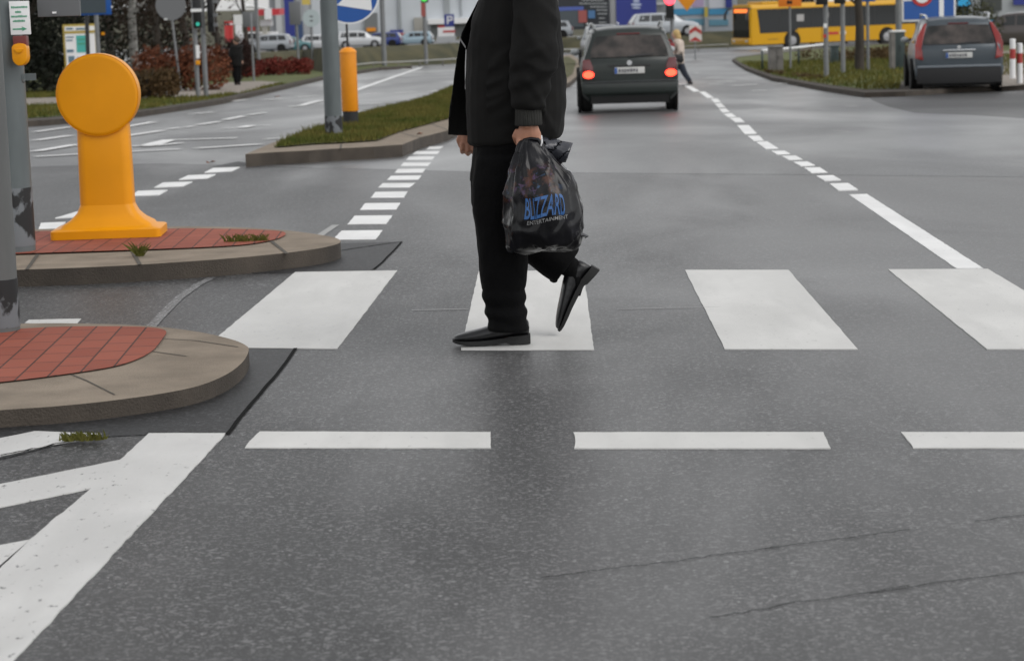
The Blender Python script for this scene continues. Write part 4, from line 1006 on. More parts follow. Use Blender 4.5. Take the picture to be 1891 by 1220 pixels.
        for sx in (1, -1):
            b = MB(); b.tube([(sx * w * .68, .42, 1.425 * hk), (sx * w * .70, .55, 1.50 * hk), (sx * w * .73, .8, 1.515 * hk), (sx * w * .74, 2.0, 1.51 * hk), (sx * w * .72, 2.4, 1.44 * hk)], [.02, .022, .02, .02, .018], 8); b.build('roof_rail', M['chrome'] if silver_rail else CM['rail_grey'], root, smooth=True)
    return root
CM['mirror_grey'] = mat('mirror_housing', (.33, .35, .36), .35)
CM['rail_grey'] = mat('roof_rail_grey', (.20, .21, .21), .4)

# ---- dark green estate waiting ahead
p0, p1 = hit(1077, 207), hit(1250, 206)
c0 = (p0 + p1) / 2; wcar = (p1 - p0).length
e1 = car('dark green estate car seen from behind with both brake lights lit', Vector((c0.x, c0.y - .45, g(c0.y))), R(-1.5), paintm('dark_green_paint', (.003, .0085, .0065), .45, 0), L=4.25, W=1.69, H=1.46, rear=True, braking=True, bumper_dark=False, name='estate_car')
b = MB(); b.prism([(.045 * math.cos(6.283 * i / 16), -.030, .865 + .045 * math.sin(6.283 * i / 16)) for i in range(16)], (0, .03, 0)); b.build('emblem', M['chrome'], e1)
b = MB(); b.box(-.80, .80, -.036, .0, .535, .56); b.build('bumper_strip', mat('bumper_strip', (.03, .034, .036), .4), e1, bevel=.008)
b = MB(); b.box(-.36, .36, -.016, .01, .80, .83); b.build('plate_lamp_bar', M['blackgloss'], e1)
# ---- grey estate parked in the bay on the right
c0 = hit(1764, 172)
e2 = car('grey estate car parked in the bay on the right with silver roof rails', Vector((c0.x, c0.y - .4, g(c0.y))), R(-7.5), paintm('grey_paint', (.050, .064, .076), .40, .3), L=4.4, W=1.76, H=1.50, rear=True, silver_rail=True, tall_lamps=True, name='estate_car')
b = MB(); b.box(-.83, .83, -.034, .05, .21, .525); b.build('lower_bumper', M['black'], e2, bevel=.02)
b = MB(); b.box(-.82, .82, -.040, .05, .53, .575); b.build('bumper_strip', mat('bumper_strip_light', (.16, .18, .20), .35), e2, bevel=.01)
b = MB(); b.box(-.32, .32, -.03, .0, .855, .885); b.build('boot_handle', M['chrome'], e2, bevel=.006)
b = MB(); b.prism([(0 + .04 * math.cos(6.283 * i / 12), -.02, .93 + .035 * math.sin(6.283 * i / 12)) for i in range(12)], (0, .03, 0)); b.build('emblem', M['chrome'], e2)
# ---- other traffic and parked cars
ahead_ = gp(1080 + .88 * ppm(96), 96)
car('dark blue car with one red brake light ahead of the dark green estate', ahead_, R(1.5), paintm('dark_blue_paint', (.02, .03, .05)), W=1.74, H=1.73, lampz=.86, silver_rail=True, rear=True, braking=True, name='car')
car('silver estate car passing behind the dark green estate, seen side on', lot(1165, 150, 5), R(-82), paintm('silver_paint', (.33, .35, .37)), L=4.5, H=1.5, name='car')
car('dark brown minivan parked at the right edge facing left', gp(1960, 112), R(62), paintm('brown_paint', (.085, .072, .07)), L=4.5, W=1.8, H=1.78, name='parked_van', bonnet=1.02)
car('bright blue car half hidden beside the dark brown minivan', gp(1850, 135), R(80), paintm('bright_blue_paint', (.02, .30, .55)), H=1.5)
cols = {'white_paint': (.50, .51, .52), 'pale_blue_paint': (.30, .40, .46), 'deep_blue_paint': (.03, .05, .20), 'wine_paint': (.22, .03, .03), 'teal_paint': (.05, .14, .15), 'black_paint': (.014, .015, .016)}
for lab, px, D, rz, cn, H in (
    ('white hatchback parked above the bank behind the grey post', 622, 205, -86, 'white_paint', 1.5),
    ('deep blue car parked right of the white hatchback', 742, 222, 84, 'deep_blue_paint', 1.4),
    ('wine red car parked behind the deep blue car', 752, 255, 80, 'wine_paint', 1.5),
    ('pale blue car parked below the green signal', 800, 240, 84, 'pale_blue_paint', 1.42),
    ('silver car parked left of the round pale sign', 540, 196, 84, 'silver_paint', 1.5),
    ('dark teal car parked at the left end of the row', 492, 205, -80, 'teal_paint', 1.4),
    ('white car parked behind the silver one', 556, 225, -86, 'white_paint', 1.5),
    ('pale car low behind the man, under the dark billboard', 1058, 185, 85, 'silver_paint', 1.4)):
    car(lab, lot(px, D, 2), R(rz), paintm(cn, cols.get(cn, (.33, .35, .37))), H=H, group='cars parked above the grass bank')

# ================================================================ BUS
M['busyellow'] = mat('bus_yellow', (.56, .29, .004), .4, coat=.1, spec=.25)
M['amber'] = mat('amber_display', (.6, .12, .01), .4, emit=(1, .20, .02), estr=.9)
bl = gp(1389, 151)
bus = empty('city_bus', bl, R(23), 'yellow city bus with dark windows crossing beyond the grass verge', 'bus')
BL_, BW, BH = 13.2, 2.5, 2.95                                       # local: x along the bus (0 front), y across (0 near side)
b = MB()
def bprof(x, inset=0): return [(x, 0.0 + inset, .32), (x, 0.0 + inset, 2.70), (x, .12 + inset, BH), (x, BW - .12 - inset, BH), (x, BW - inset, 2.70), (x, BW - inset, .32)]
b.loft([bprof(-.10, .10), bprof(.0), bprof(BL_ - .1), bprof(BL_, .06)]); bd = b.build('body', M['busyellow'], bus, smooth=True, angle=25)
b = MB(); b.prism([(.62, -.012, 1.05), (3.2, -.012, 1.05), (3.5, -.012, 1.30), (12.9, -.012, 1.30), (12.9, -.012, 2.62), (.42, -.012, 2.62)], (0, .03, 0)); wn_ = b.build('side_window', M['glass'], bus)
b = MB()
for x in (2.1, 4.6, 6.0, 7.6, 9.4, 11.2): b.box(x, x + .06, -.02, .0, 1.3, 2.62)
b.build('window_pillar', M['blackgloss'], wn_)
b = MB(); b.box(3.4, 3.95, -.0165, -.013, 1.75, 2.2); b.box(5.6, 5.85, -.0165, -.013, 1.95, 2.25); b.build('window_notice', mat('paper', (.35, .34, .33), .6), wn_)
b = MB(); b.prism([(-.125, .16, .78), (-.125, BW - .16, .78), (-.125, BW - .2, 2.75), (-.125, .2, 2.75)], (.02, 0, 0)); ws = b.build('windscreen', M['glass'], bus)
b = MB(); b.box(-.135, -.12, .35, BW - .35, 2.42, 2.66); b.build('destination_display', M['amber'], ws)
b = MB(); b.box(-.2, -.05, .03, BW - .03, .34, .74); b.build('bumper', M['busyellow'], bus, bevel=.05)
for y in (.25, BW - .55):
    b = MB(); b.box(-.215, -.18, y, y + .3, .5, .62); b.build('headlight', M['headlamp'], bus, bevel=.01)
for y, sg_ in ((.0, -1), (BW, 1)):
    b = MB(); b.tube([(-.05, y, 2.72), (-.32, y + sg_ * .22, 2.62), (-.5, y + sg_ * .26, 2.3), (-.5, y + sg_ * .26, 1.95)], [.04, .05, .09, .09], 8); b.build('mirror_arm', M['blackgloss'], bus, smooth=True)
for x in (3.05, 10.4):
    b = MB(); b.lathe([(.62, -.01), (.62, .3)], 28, (0, 0, 0), 0, 'y'); a_ = b.build('wheel_arch', M['under'], bus); a_.location = (x, -.005, .52)
    b = MB(); b.lathe([(.3, -.03), (.47, -.03), (.5, .0), (.5, .28)], 28, (0, 0, 0), 0, 'y'); w_ = b.build('wheel', M['tyre'], bus, smooth=True); w_.location = (x, -.01, .5)
    b = MB(); b.lathe([(.05, -.05), (.12, -.04), (.29, -.034), (.3, -.02)], 20, (0, 0, 0), 0, 'y'); b.build('rim', M['rim'], w_, smooth=True)
b = MB(); b.box(.9, 3.4, .2, 2.2, BH, BH + .16); b.build('roof_pod', M['busyellow'], bus, bevel=.06)
b = MB(); b.box(6.0, 9.5, .3, 2.1, BH, BH + .2); b.build('roof_unit', M['white'], bus, bevel=.05)
b = MB(); b.box(5.6, 6.6, -.012, -.002, .78, .96); b.build('red_emblem', M['red'], bus)
b = MB(); b.prism([(6.95 + .24 * math.cos(6.283 * i / 14), -.012, .88 + .17 * math.sin(6.283 * i / 14)) for i in range(14)], (0, .01, 0)); b.build('white_emblem', M['white'], bus)
b = MB(); b.box(1.2, 2.0, -.008, .0, .62, .65); b.box(3.45, 3.48, -.008, 0, .35, 1.3); b.box(5.3, 5.33, -.008, 0, .35, 1.3); b.build('panel_seam', M['blackgloss'], bus)

# ================================================================ SIGNS, POSTS, CABINETS
def mast(name, label, cat, px, py, r, h, m=None, dz=.11, group=None):
    base = hit(px, py, dz); e = empty(name, base, 0, label, cat, group)
    post('p', None, r, r * .95, h, None).build('shaft', m or M['pole_far'], e, smooth=True); return e, base
def quad_part(e, base, name, x0, y0, x1, y1, m, off=-.08, th=.03, bevel=0):
    f = loc_px(base, base.y + off); a = f(x0, y0); c = f(x1, y1)
    b = MB(); b.box(min(a[0], c[0]), max(a[0], c[0]), off, off + th, min(a[1], c[1]), max(a[1], c[1])); return b.build(name, m, e, bevel=bevel)
def disc_part(e, base, name, px, py, rpx, m, off=-.07, th=.02, ry=None):
    f = loc_px(base, base.y + off); x, z = f(px, py); r = rpx / ppm(base.y + off)
    b = MB(); b.lathe([(r, 0), (r, th)], 28, (0, 0, 0), 0, 'y'); o = b.build(name, m, e, angle=30); o.location = (x, off, z); return o
# left: twin signal posts
e, bs = mast('signal_mast', 'left slim grey signal post with green light by the footpath', 'traffic signal', 366, 181, .06, 4.2)
hd_ = quad_part(e, bs, 'signal_head', 353, -34, 373, 52, M['blackgloss'], -.2, .18, .02)
M['go'] = mat('green_lamp', (.02, .3, .2), .3, emit=(.03, .42, .34), estr=.35)
disc_part(e, bs, 'green_lamp', 365, 45, 3.6, M['go'], -.23); quad_part(e, bs, 'visor', 352, 17, 372, 22, M['white'], -.3, .1)
quad_part(e, bs, 'request_button', 361, 112, 369, 120, M['yellow'], -.15, .1, .01); quad_part(e, bs, 'notice', 361, 84, 369, 108, M['white'], -.085, .02)
e, bs = mast('signal_mast', 'right slim grey signal post carrying a tall black signal head', 'traffic signal', 381, 179, .065, 4.2)
quad_part(e, bs, 'signal_head', 379, -40, 396, 60, M['blackgloss'], -.2, .2, .02)
for y in (3, 28, 46): quad_part(e, bs, 'visor', 390, y - 3, 401, y + 3, M['signgrey'], -.2, .14)
e, bs = mast('road_sign', 'round sign seen from its grey back on a leaning post by the red shrubs', 'road sign', 334, 170, .035, .1)
f = loc_px(bs, bs.y); xt, zt_ = f(318, 38); b = MB(); b.tube([(0, 0, 0), (xt, 0, zt_), (xt * 1.35, 0, zt_ * 1.45)], .035, 10); b.build('leaning_shaft', M['pole_far'], e, smooth=True)
disc_part(e, bs, 'sign_back', 315, 10, 28, M['signgrey'], -.06); quad_part(e, bs, 'bracket', 303, 35, 309, 37, M['white'], -.09, .03)
# left: dark framed sign on thin dark post, and info board
e, bs = mast('direction_sign', 'dark sign back with blue edge on a thin black post behind the yellow disc', 'road sign', 166, 196, .045, .1, M['blackgloss'])
f = loc_px(bs, bs.y); xt, zt_ = f(161, 20); b = MB(); b.tube([(0, 0, 0), (xt, 0, zt_ + .8)], .05, 10); b.build('shaft', M['blackgloss'], e, smooth=True)
quad_part(e, bs, 'panel', 129, -60, 206, 27, M['signblue'], -.12, .03, .004); quad_part(e, bs, 'panel_back', 133, -56, 196, 24, mat('sign_dark', (.035, .05, .06), .5), -.135, .02)
e, bs = mast('sign_post', 'thin grey post right of the yellow framed notice board', 'post', 187, 192, .055, 4)
quad_part(e, bs, 'yellow_tag', 187, 60, 193, 65, M['yellow'], -.09, .03)
ib = hit(150, 188, .11); ib = Vector((ib.x, ib.y + 6, g(ib.y + 6) + .11)); e = empty('notice_board', ib, 0, 'yellow framed notice board with teal map beside the footpath', 'notice board')
M['frameyellow'] = mat('frame_yellow', (.36, .27, .05), .5)
quad_part(e, ib, 'frame', 115, 46, 182, 126, M['frameyellow'], -.1, .08, .01)
pn = quad_part(e, ib, 'panel', 119, 50, 178, 121, M['white'], -.115, .02); quad_part(e, ib, 'bar', 118, 58, 180, 61, M['frameyellow'], -.125, .02)
quad_part(e, ib, 'map', 140, 66, 163, 97, M['teal'], -.12, .01)
for (x0, y0, x1, y1) in ((122, 52, 135, 55), (140, 52, 160, 55), (122, 68, 136, 70), (122, 74, 134, 76), (123, 92, 136, 97), (126, 104, 138, 116), (142, 106, 154, 114), (144, 72, 158, 74), (144, 80, 160, 82)): quad_part(e, ib, 'print', x0, y0, x1, y1, mat('print_blue', (.10, .17, .22), .5) if y0 != 72 and y0 != 80 else M['green'], -.128, .01)
for x in (118, 178): quad_part(e, ib, 'leg', x - 1.5, 124, x + 2, 186, M['frameyellow'], -.06, .06)
# middle-left posts
e, bs = mast('sign_post', 'tall grey post with square sign back beside the low red shrub', 'post', 479, 138, .085, 7)
quad_part(e, bs, 'sign_back', 447, 22, 474, 50, M['signgrey'], -.12, .02, .01); quad_part(e, bs, 'side_plate', 431, 28, 448, 45, M['white'], -.11, .02)
b = MB(); f = loc_px(bs, bs.y); b.tube([(f(455, 12)[0], -.05, f(455, 12)[1]), (f(473, 13)[0], 0, f(473, 13)[1]), (f(492, 17)[0], 0, f(492, 17)[1])], [.09, .05, .04], 10); b.build('camera_arm', M['white'], e, smooth=True)
e, bs = mast('sign_post', 'thin grey post just left of the tall post at the pavement edge', 'post', 469, 150, .04, 2.4)
e, bs = mast('road_sign', 'square grey sign back on a slim post at the right end of the red shrub', 'road sign', 552, 135, .055, 4)
quad_part(e, bs, 'sign_back', 533, 4, 556, 46, M['signgrey'], -.1, .02, .01); quad_part(e, bs, 'yellow_plate', 557, -10, 573, 9, mat('pale_yellow', (.55, .42, .10), .5), -.11, .02)
e, bs = mast('road_sign', 'pale round sign with two dark marks left of the grey median post', 'road sign', 578, 128, .05, 3.2)
disc_part(e, bs, 'sign_face', 575, 34, 16, mat('pale_sign', (.40, .46, .47), .5), -.09)
for y in (31, 39): quad_part(e, bs, 'mark', 572, y - 1.3, 578, y + 1.3, M['signgrey'], -.1, .01)
e, bs = mast('lamp_post', 'light grey lamp post at the bank foot right of the orange guide post', 'lamp post', 710, 122, .13, 8)
e, bs = mast('signal_mast', 'signal post with green light and red banner above the bank', 'traffic signal', 787, 118, .10, 4.6)
disc_part(e, bs, 'green_lamp', 783, -2, 6, mat('green_lamp_bright', (.05, .4, .05), .3, emit=(.08, .6, .1), estr=.5), -.2); quad_part(e, bs, 'red_banner', 777, 6, 786, 31, mat('faded_red', (.30, .07, .06), .5), -.16, .03)
quad_part(e, bs, 'signal_head', 775, -45, 791, 5, M['blackgloss'], -.16, .14)
pk = lot(829, 235, 0); e = empty('parking_sign', pk, 0, 'blue parking sign with white P above the parked cars', 'road sign')
post('p', None, .06, .06, 1.2, None).build('shaft', M['pole_far'], e); pn = quad_part(e, pk, 'panel', 820, 27, 839, 49, M['bbblue'], -.1, .04)
f = loc_px(pk, pk.y - .12)
b = MB()
def fq(x0, y0, x1, y1): a, c = f(x0, y0), f(x1, y1); b.box(min(a[0], c[0]), max(a[0], c[0]), -.125, -.1, min(a[1], c[1]), max(a[1], c[1]))
fq(825, 30, 828, 45); fq(828, 30, 834, 32.5); fq(828, 36.5, 834, 39); fq(833, 31, 836, 38); b.build('letter', M['white'], pn)
rb = lot(824, 228, 0); e = empty('shop_board', rb, 0, 'white roadside board with a red stripe under the parking sign', 'sign')
quad_part(e, rb, 'panel', 808, 51, 840, 76, M['white'], -.05, .1); quad_part(e, rb, 'red_stripe', 818, 57, 841, 60, M['red'], -.08, .03); quad_part(e, rb, 'red_header', 809, 48, 821, 51, M['red'], -.06, .05); quad_part(e, rb, 'lower_panel', 806, 68, 842, 77, mat('pale_grey', (.38, .39, .40), .6), -.08, .03)
# right of the man: signal with red light and hanging priority sign
sb = gp(1243, 72); e = empty('signal_mast', sb, 0, 'traffic signal showing red above the striped wall with a yellow diamond sign', 'traffic signal')
post('p', None, .06, .055, 5.2, None).build('shaft', M['pole_far'], e, smooth=True); quad_part(e, sb, 'signal_head', 1228, -60, 1245, 34, M['blackgloss'], -.2, .16, .02)
disc_part(e, sb, 'red_lamp', 1236.5, 0, 10, mat('red_lamp_lit', (.6, .02, .03), .3, emit=(1, .06, .09), estr=2.2), -.23)
f = loc_px(sb, sb.y - .12)
b = MB(); b.prism([(f(x, y)[0], -.12, f(x, y)[1]) for x, y in ((1268.5, 21), (1311, -33), (1268.5, -86), (1226, -33))][::1], (0, .02, 0)); b.build('diamond_sign', mat('sign_amber', (.72, .27, .01), .45), e, bevel=.008)
b = MB(); b.tube([(0, 0, 2.55), (f(1268, -60)[0], -.06, 2.6)], .03, 8); b.build('bracket_arm', M['pole_far'], e)
cb = gp(1284, 112); e = empty('chevron_sign', cb, 0, 'small white panel with red chevrons pointing up on the bank', 'road sign')
post('p', None, .03, .03, 1.2, None).build('shaft', M['pole_far'], e); pn = quad_part(e, cb, 'panel', 1272.5, 48, 1296, 77, mat('chevron_white', (.55, .52, .48), .5), -.06, .03)
f = loc_px(cb, cb.y - .08); b = MB()
for y in (49, 68): b.prism([(f(x, yy)[0], -.07, f(x, yy)[1]) for x, yy in ((1273, y + 8), (1284, y), (1295.5, y + 8), (1295.5, min(y + 15, 77)), (1284, min(y + 8, 77)), (1273, min(y + 15, 77)))], (0, .009, 0))
b.build('chevron', mat('chevron_red', (.36, .03, .025), .5), pn)
# right verge furniture
e, bs = mast('signal_mast', 'left grey signal post standing in front of the yellow bus', 'traffic signal', 1526, 143, .065, 3.6); quad_part(e, bs, 'signal_head', 1507, -60, 1529, 9, M['blackgloss'], -.2, .18, .02); quad_part(e, bs, 'red_mark', 1520, 64, 1526, 70, M['red'], -.075, .02); quad_part(e, bs, 'notice', 1521, 44, 1527, 52, M['white'], -.075, .02)
e, bs = mast('signal_mast', 'second grey signal post right of the first on the verge', 'traffic signal', 1557, 136, .065, 3.6); quad_part(e, bs, 'signal_head', 1541, -60, 1562, 7, M['blackgloss'], -.2, .18, .02)
e, bs = mast('sign_post', 'slim grey post with the lower edge of a blue sign on the verge', 'road sign', 1603, 129, .05, 3.4); quad_part(e, bs, 'blue_sign', 1579, -34, 1617, 3, M['signblue'], -.08, .02, .006)
e, bs = mast('lamp_post', 'pale grey lamp post behind the green cabinet on the verge', 'lamp post', 1660, 121, .10, 7)
e, bs = mast('warning_sign', 'orange hanging sign with a black symbol in front of the bus', 'road sign', 1460, 128, .035, 3.4); pn = quad_part(e, bs, 'panel', 1437, -24, 1480, 12, mat('sign_orange', (.68, .18, .01), .45), -.07, .02, .006)
f = loc_px(bs, bs.y - .08); b = MB()
for x0, y0, x1, y1 in ((1453, 3, 1463, 7), (1455, 0, 1457, 8), (1460, 1, 1462, 8)): b.box(f(x0, y0)[0], f(x1, y1)[0], -.08, -.068, f(x1, y1)[1], f(x0, y0)[1])
b.build('symbol', M['blackgloss'], pn)
def cabinet(name, label, cat, x0, x1, yb, yt, m, side=None, roof=None):
    a, c = hit(x0, yb, .10), hit(x1, yb, .10); w_ = abs(c.x - a.x); base = Vector(((a.x + c.x) / 2, (a.y + c.y) / 2 + .25, a.z)); h = at((x0 + x1) / 2, yt, a.y).z - a.z
    e = empty(name, base, 0, label, cat)
    b = MB(); b.box(-w_ / 2, w_ / 2, -.25, .25, 0, h - .05); b.build('housing', m, e, bevel=.012)
    b = MB(); b.box(-w_ / 2 - .02, w_ / 2 + .02, -.28, .28, h - .05, h); b.build('lid', roof or m, e, bevel=.01)
    b = MB(); b.box(-.006, .006, -.256, -.24, .08, h - .1); b.box(w_ * .1, w_ * .14, -.27, -.24, h * .5, h * .62); b.build('door', M['blackgloss'], e)
    if side: b = MB(); b.box(-w_ / 2 - .012, -w_ / 2 + .1, -.262, .2, .02, h - .06); b.build('side_panel', side, e)
    return e
M['cabgreen'] = mat('cabinet_green', (.022, .038, .038), .5); M['cabgrey'] = mat('weathered_grey', (.15, .14, .13), .7, var=.25, vscale=4)
cabinet('utility_cabinet', 'tall dark green utility cabinet with pale side behind the grey estate', 'cabinet', 1643, 1676, 128, 56, M['cabgreen'], M['cabgrey'], M['white'])
cabinet('utility_box', 'weathered grey box standing at the tip of the right verge', 'box', 1419, 1450, 133, 85, M['cabgrey'])
cabinet('litter_bin', 'small dark green litter bin between the signal posts', 'bin', 1533, 1552, 118, 84, M['cabgreen'])
# low railing on the verge and pipes along the bank
def railing(name, label, pix, h, r, m, mp, dz=.1, postpx=None):
    pts = [hit(x, y, dz) for x, y in pix]; e = empty(name, pts[0], 0, label, 'railing')
    b = MB(); b.tube([p - pts[0] + Vector((0, 0, h)) for p in pts], r, 8); b.build('rail', m, e, smooth=True)
    for p in pts:
        b = MB(); b.lathe([(r * .9, 0), (r * .9, h)], 8); o = b.build('post', mp, e, smooth=True); o.location = p - pts[0]
railing('railing', 'pale low railing on dark green posts in front of the bus', [(1408, 130), (1475, 121), (1522, 112)], .62, .04, M['white'], M['cabgreen'])
M['pipe'] = mat('pale_pipe', (.33, .33, .31), .5)
railing('railing', 'thin pale railing along the foot of the bank right of the lamp post', [(650, 134), (690, 129), (736, 127), (775, 125), (818, 122), (850, 120)], .33, .03, M['pipe'], M['cabgrey'], 0)
railing('railing', 'thin pale railing at the foot of the bank left of the bus', [(1180, 97), (1230, 96), (1290, 94), (1345, 91)], .34, .03, M['pipe'], M['cabgrey'], 0)
railing('railing', 'thin pale railing behind the man beside the dark green estate', [(1035, 101), (1062, 100), (1085, 100)], .34, .045, M['pipe'], M['cabgrey'], 0)
# big blue sign with red ring
bb_ = hit(1716, 166, .1); bb_ = Vector((bb_.x, bb_.y + 7, g(bb_.y + 7) + .1)); e = empty('lane_sign', bb_, 0, 'large blue lane sign with red ring and white bar above the grey estate', 'road sign')
quad_part(e, bb_, 'border', 1665, -130, 1765, 38, M['white'], -.12, .03, .01); fc = quad_part(e, bb_, 'blue_face', 1668.5, -126, 1761.5, 34, M['signblue'], -.13, .02)
quad_part(e, bb_, 'lane_bar', 1734, -90, 1743, 31, M['white'], -.136, .012); quad_part(e, bb_, 'lane_bar', 1669, -6, 1688, 2, M['white'], -.136, .012)
disc_part(e, bb_, 'red_ring', 1703, -8, 20, M['red'], -.15, .02); disc_part(e, bb_, 'ring_centre', 1703, -8, 14, M['white'], -.158, .012); quad_part(e, bb_, 'ring_symbol', 1695, -8, 1711, -2, M['signgrey'], -.162, .01)
for x in (1694, 1748):
    f = loc_px(bb_, bb_.y); xx = f(x, 50)[0]; b = MB(); b.lathe([(.045, 0), (.045, f(x, -100)[1])], 12); o = b.build('leg', M['pole_far'], e, smooth=True); o.location = (xx, 0, 0)
# red and white posts and paving on the right edge
b = MB(); pts = [hit(x, y, .112) for x, y in [(1846, 160), (1960, 152), (1960, 88), (1848, 96)]]; b.poly(dens(pts, 1.0)); tag(b.build('pavement', M['path'], tri=True), kind='structure')
M['rwred'] = mat('post_red', (.34, .035, .03), .5)
for i, (px, yb, lab) in enumerate(((1870, 146, 'farthest'), (1883, 154, 'middle'), (1897, 156, 'nearest'))):
    bs = hit(px, yb, .12); h = at(px, yb - 74, bs.y).z - bs.z; r = 5.5 / ppm(bs.y); e = empty('striped_post', bs, 0, '%s red and white striped post on the paving at the right edge' % lab, 'post', 'striped posts beside the parking bay')
    for k in range(4):
        b = MB(); b.lathe([(r, h * k / 4), (r, h * (k + 1) / 4)] if k < 3 else [(r, h * .75), (r, h * .985), (r * .7, h)], 14); b.build('white_band' if k % 2 else 'red_band', M['rwred'] if k in (0, 2) and not (k == 0) else M['white'] if k % 2 or k == 0 else M['rwred'], e, smooth=True)
# ================================================================ BUILDINGS AND BOARDS
def block(name, label, cat, x0, x1, ytop, D, m, depth=8, htop=None):
    bs = lot((x0 + x1) / 2, D, 3); e = empty(name, bs, 0, label, cat); f = loc_px(bs, D); xa, xb = f(x0, 40)[0], f(x1, 40)[0]
    z1 = f((x0 + x1) / 2, ytop)[1] if htop is None else htop
    b = MB(); b.box(xa, xb, 0, depth, -1, z1); b.build('wall', m, e); return e, bs
def onwall(e, bs, name, x0, y0, x1, y1, m, off=-.05, th=.1): return quad_part(e, bs, name, x0, y0, x1, y1, m, off, th)
M['hall'] = mat('pale_cladding', (.50, .53, .56), .6, var=.05, vscale=.3); M['hall2'] = mat('grey_pilaster', (.27, .29, .30), .6); M['dkgrey'] = mat('dark_grey_wall', (.16, .17, .17), .7)
e, bs = block('retail_hall', 'long pale clad hall with grey pilasters behind the parked cars', 'building', 560, 905, 0, 300, M['hall'], 30, 11)
for x0, x1 in ((732, 742), (818, 831), (848, 853)): onwall(e, bs, 'pilaster', x0, -60, x1, 62 if x0 < 740 else 30, M['hall2'], -.3, .35)
onwall(e, bs, 'base_wall', 672, 25, 698, 62, M['dkgrey'], -.4, .3); onwall(e, bs, 'base_wall', 795, 42, 905, 82, M['dkgrey'], -.5, .4); onwall(e, bs, 'canopy', 790, 36, 905, 42, M['white'], -2, 2); onwall(e, bs, 'shop_window', 720, 56, 745, 72, M['bbblue'], -.4, .3)
onwall(e, bs, 'orange_panel', 677, 52, 694, 58, M['orange'], -.6, .15); onwall(e, bs, 'door_frame', 764, 33, 782, 62, mat('warm_grey', (.33, .32, .29), .7), -.4, .3)
e, bs = block('office_block', 'grey concrete block with a rounded pale column behind the petrol station', 'building', 498, 562, 0, 270, mat('concrete_grey', (.26, .27, .28), .7), 12, 10)
onwall(e, bs, 'column', 505, -60, 521, 72, mat('pale_concrete', (.42, .43, .43), .6), -.6, .6)
pt = lot(531, 240, 2); e = empty('advert_pylon', pt, 0, 'tall deep blue advertising pylon behind the parked cars', 'sign'); quad_part(e, pt, 'panel', 521, -70, 545, 70, M['bbblue'], -.3, .6); quad_part(e, pt, 'side_panel', 545, 40, 560, 72, mat('blue_dark', (.03, .06, .14), .5), -.2, .4)
e, bs = block('petrol_station', 'low white petrol station kiosk with red fascia', 'building', 436, 500, 62, 255, M['white'], 8)
onwall(e, bs, 'canopy', 470, 18, 516, 28, mat('canopy_red', (.48, .03, .04), .5), -3, 6); onwall(e, bs, 'oval_sign', 488, 16, 502, 36, M['white'], -3.3, .3); onwall(e, bs, 'roof_slab', 480, 38, 502, 48, M['white'], -1.5, 1.5); onwall(e, bs, 'pillar', 484, 46, 494, 82, mat('cream_panel', (.50, .48, .42), .6), -1.2, .8)
onwall(e, bs, 'red_fascia', 450, 49, 473, 57, M['red'], -.6, .5); onwall(e, bs, 'window', 455, 62, 463, 72, M['glass'], -.2, .15); onwall(e, bs, 'window', 466, 62, 474, 72, M['glass'], -.2, .15)
pt = lot(423, 215, 4); e = empty('price_pylon', pt, 0, 'red and white fuel price pylon behind the round dark tree', 'sign'); quad_part(e, pt, 'panel', 414, 40, 431, 80, mat('pylon_red', (.50, .04, .04), .5), -.2, .4); quad_part(e, pt, 'white_stripe', 415, 44, 430, 46, M['white'], -.25, .06); quad_part(e, pt, 'dark_stripe', 423, 48, 427, 72, M['red'], -.25, .06); quad_part(e, pt, 'side_panel', 434, 46, 447, 68, M['white'], -.1, .3)
# boards on the right
D_ = 190; pt = lot(1080, D_, 4); e = empty('billboard', pt, 0, 'dark billboard with pale lines of print and a red and blue patch', 'billboard'); quad_part(e, pt, 'panel', 1028, -60, 1126, 53, mat('board_dark', (.022, .025, .03), .5), -.3, .6)
quad_part(e, pt, 'blue_band', 1030, 14, 1078, 19, mat('band_blue', (.08, .12, .38), .5), -.36, .06); quad_part(e, pt, 'grey_field', 1032, 19, 1078, 50, mat('field_grey', (.07, .085, .095), .6), -.34, .06)
quad_part(e, pt, 'red_patch', 1068, 20, 1084, 42, mat('patch_red', (.34, .09, .08), .5), -.38, .05); quad_part(e, pt, 'blue_patch', 1086, 20, 1099, 34, mat('patch_blue', (.07, .17, .33), .5), -.38, .05)
for y, x0, x1 in ((1, 1075, 1115), (7, 1070, 1122), (13, 1090, 1121), (19, 1102, 1122), (26, 1104, 1121), (34, 1106, 1118), (42, 1106, 1120)):
    x = x0
    while x < x1: w_ = random.uniform(2, 6); quad_part(e, pt, 'print_line', x, y - 1.0, min(x + w_, x1), y + 1.0, mat('print_pale', (.36, .38, .38), .5) if 'print_pale' not in bpy.data.materials else bpy.data.materials['print_pale'], -.36, .05); x += w_ + 1
D_ = 180; pt = lot(1175, D_, 4); e = empty('billboard', pt, 0, 'plain deep blue billboard with a small white emblem', 'billboard'); quad_part(e, pt, 'panel', 1136, -70, 1213, 51, M['bbblue'], -.3, .6)
f = loc_px(pt, D_ - .36); b = MB()
for cx_, cy_, rx, ry in ((1175, 2, 6, 3), (1175, 9, 10, 3), (1175, 15, 8, 2)): b.prism([(f(cx_ + rx * math.cos(6.283 * i / 16), cy_ + ry * math.sin(6.283 * i / 16) - rx * .1 * math.cos(6.283 * i / 16))[0], -.36, f(cx_ + rx * math.cos(6.283 * i / 16), cy_ + ry * math.sin(6.283 * i / 16))[1]) for i in range(16)], (0, .06, 0))
b.build('emblem', mat('emblem_pale', (.35, .40, .55), .5), e)
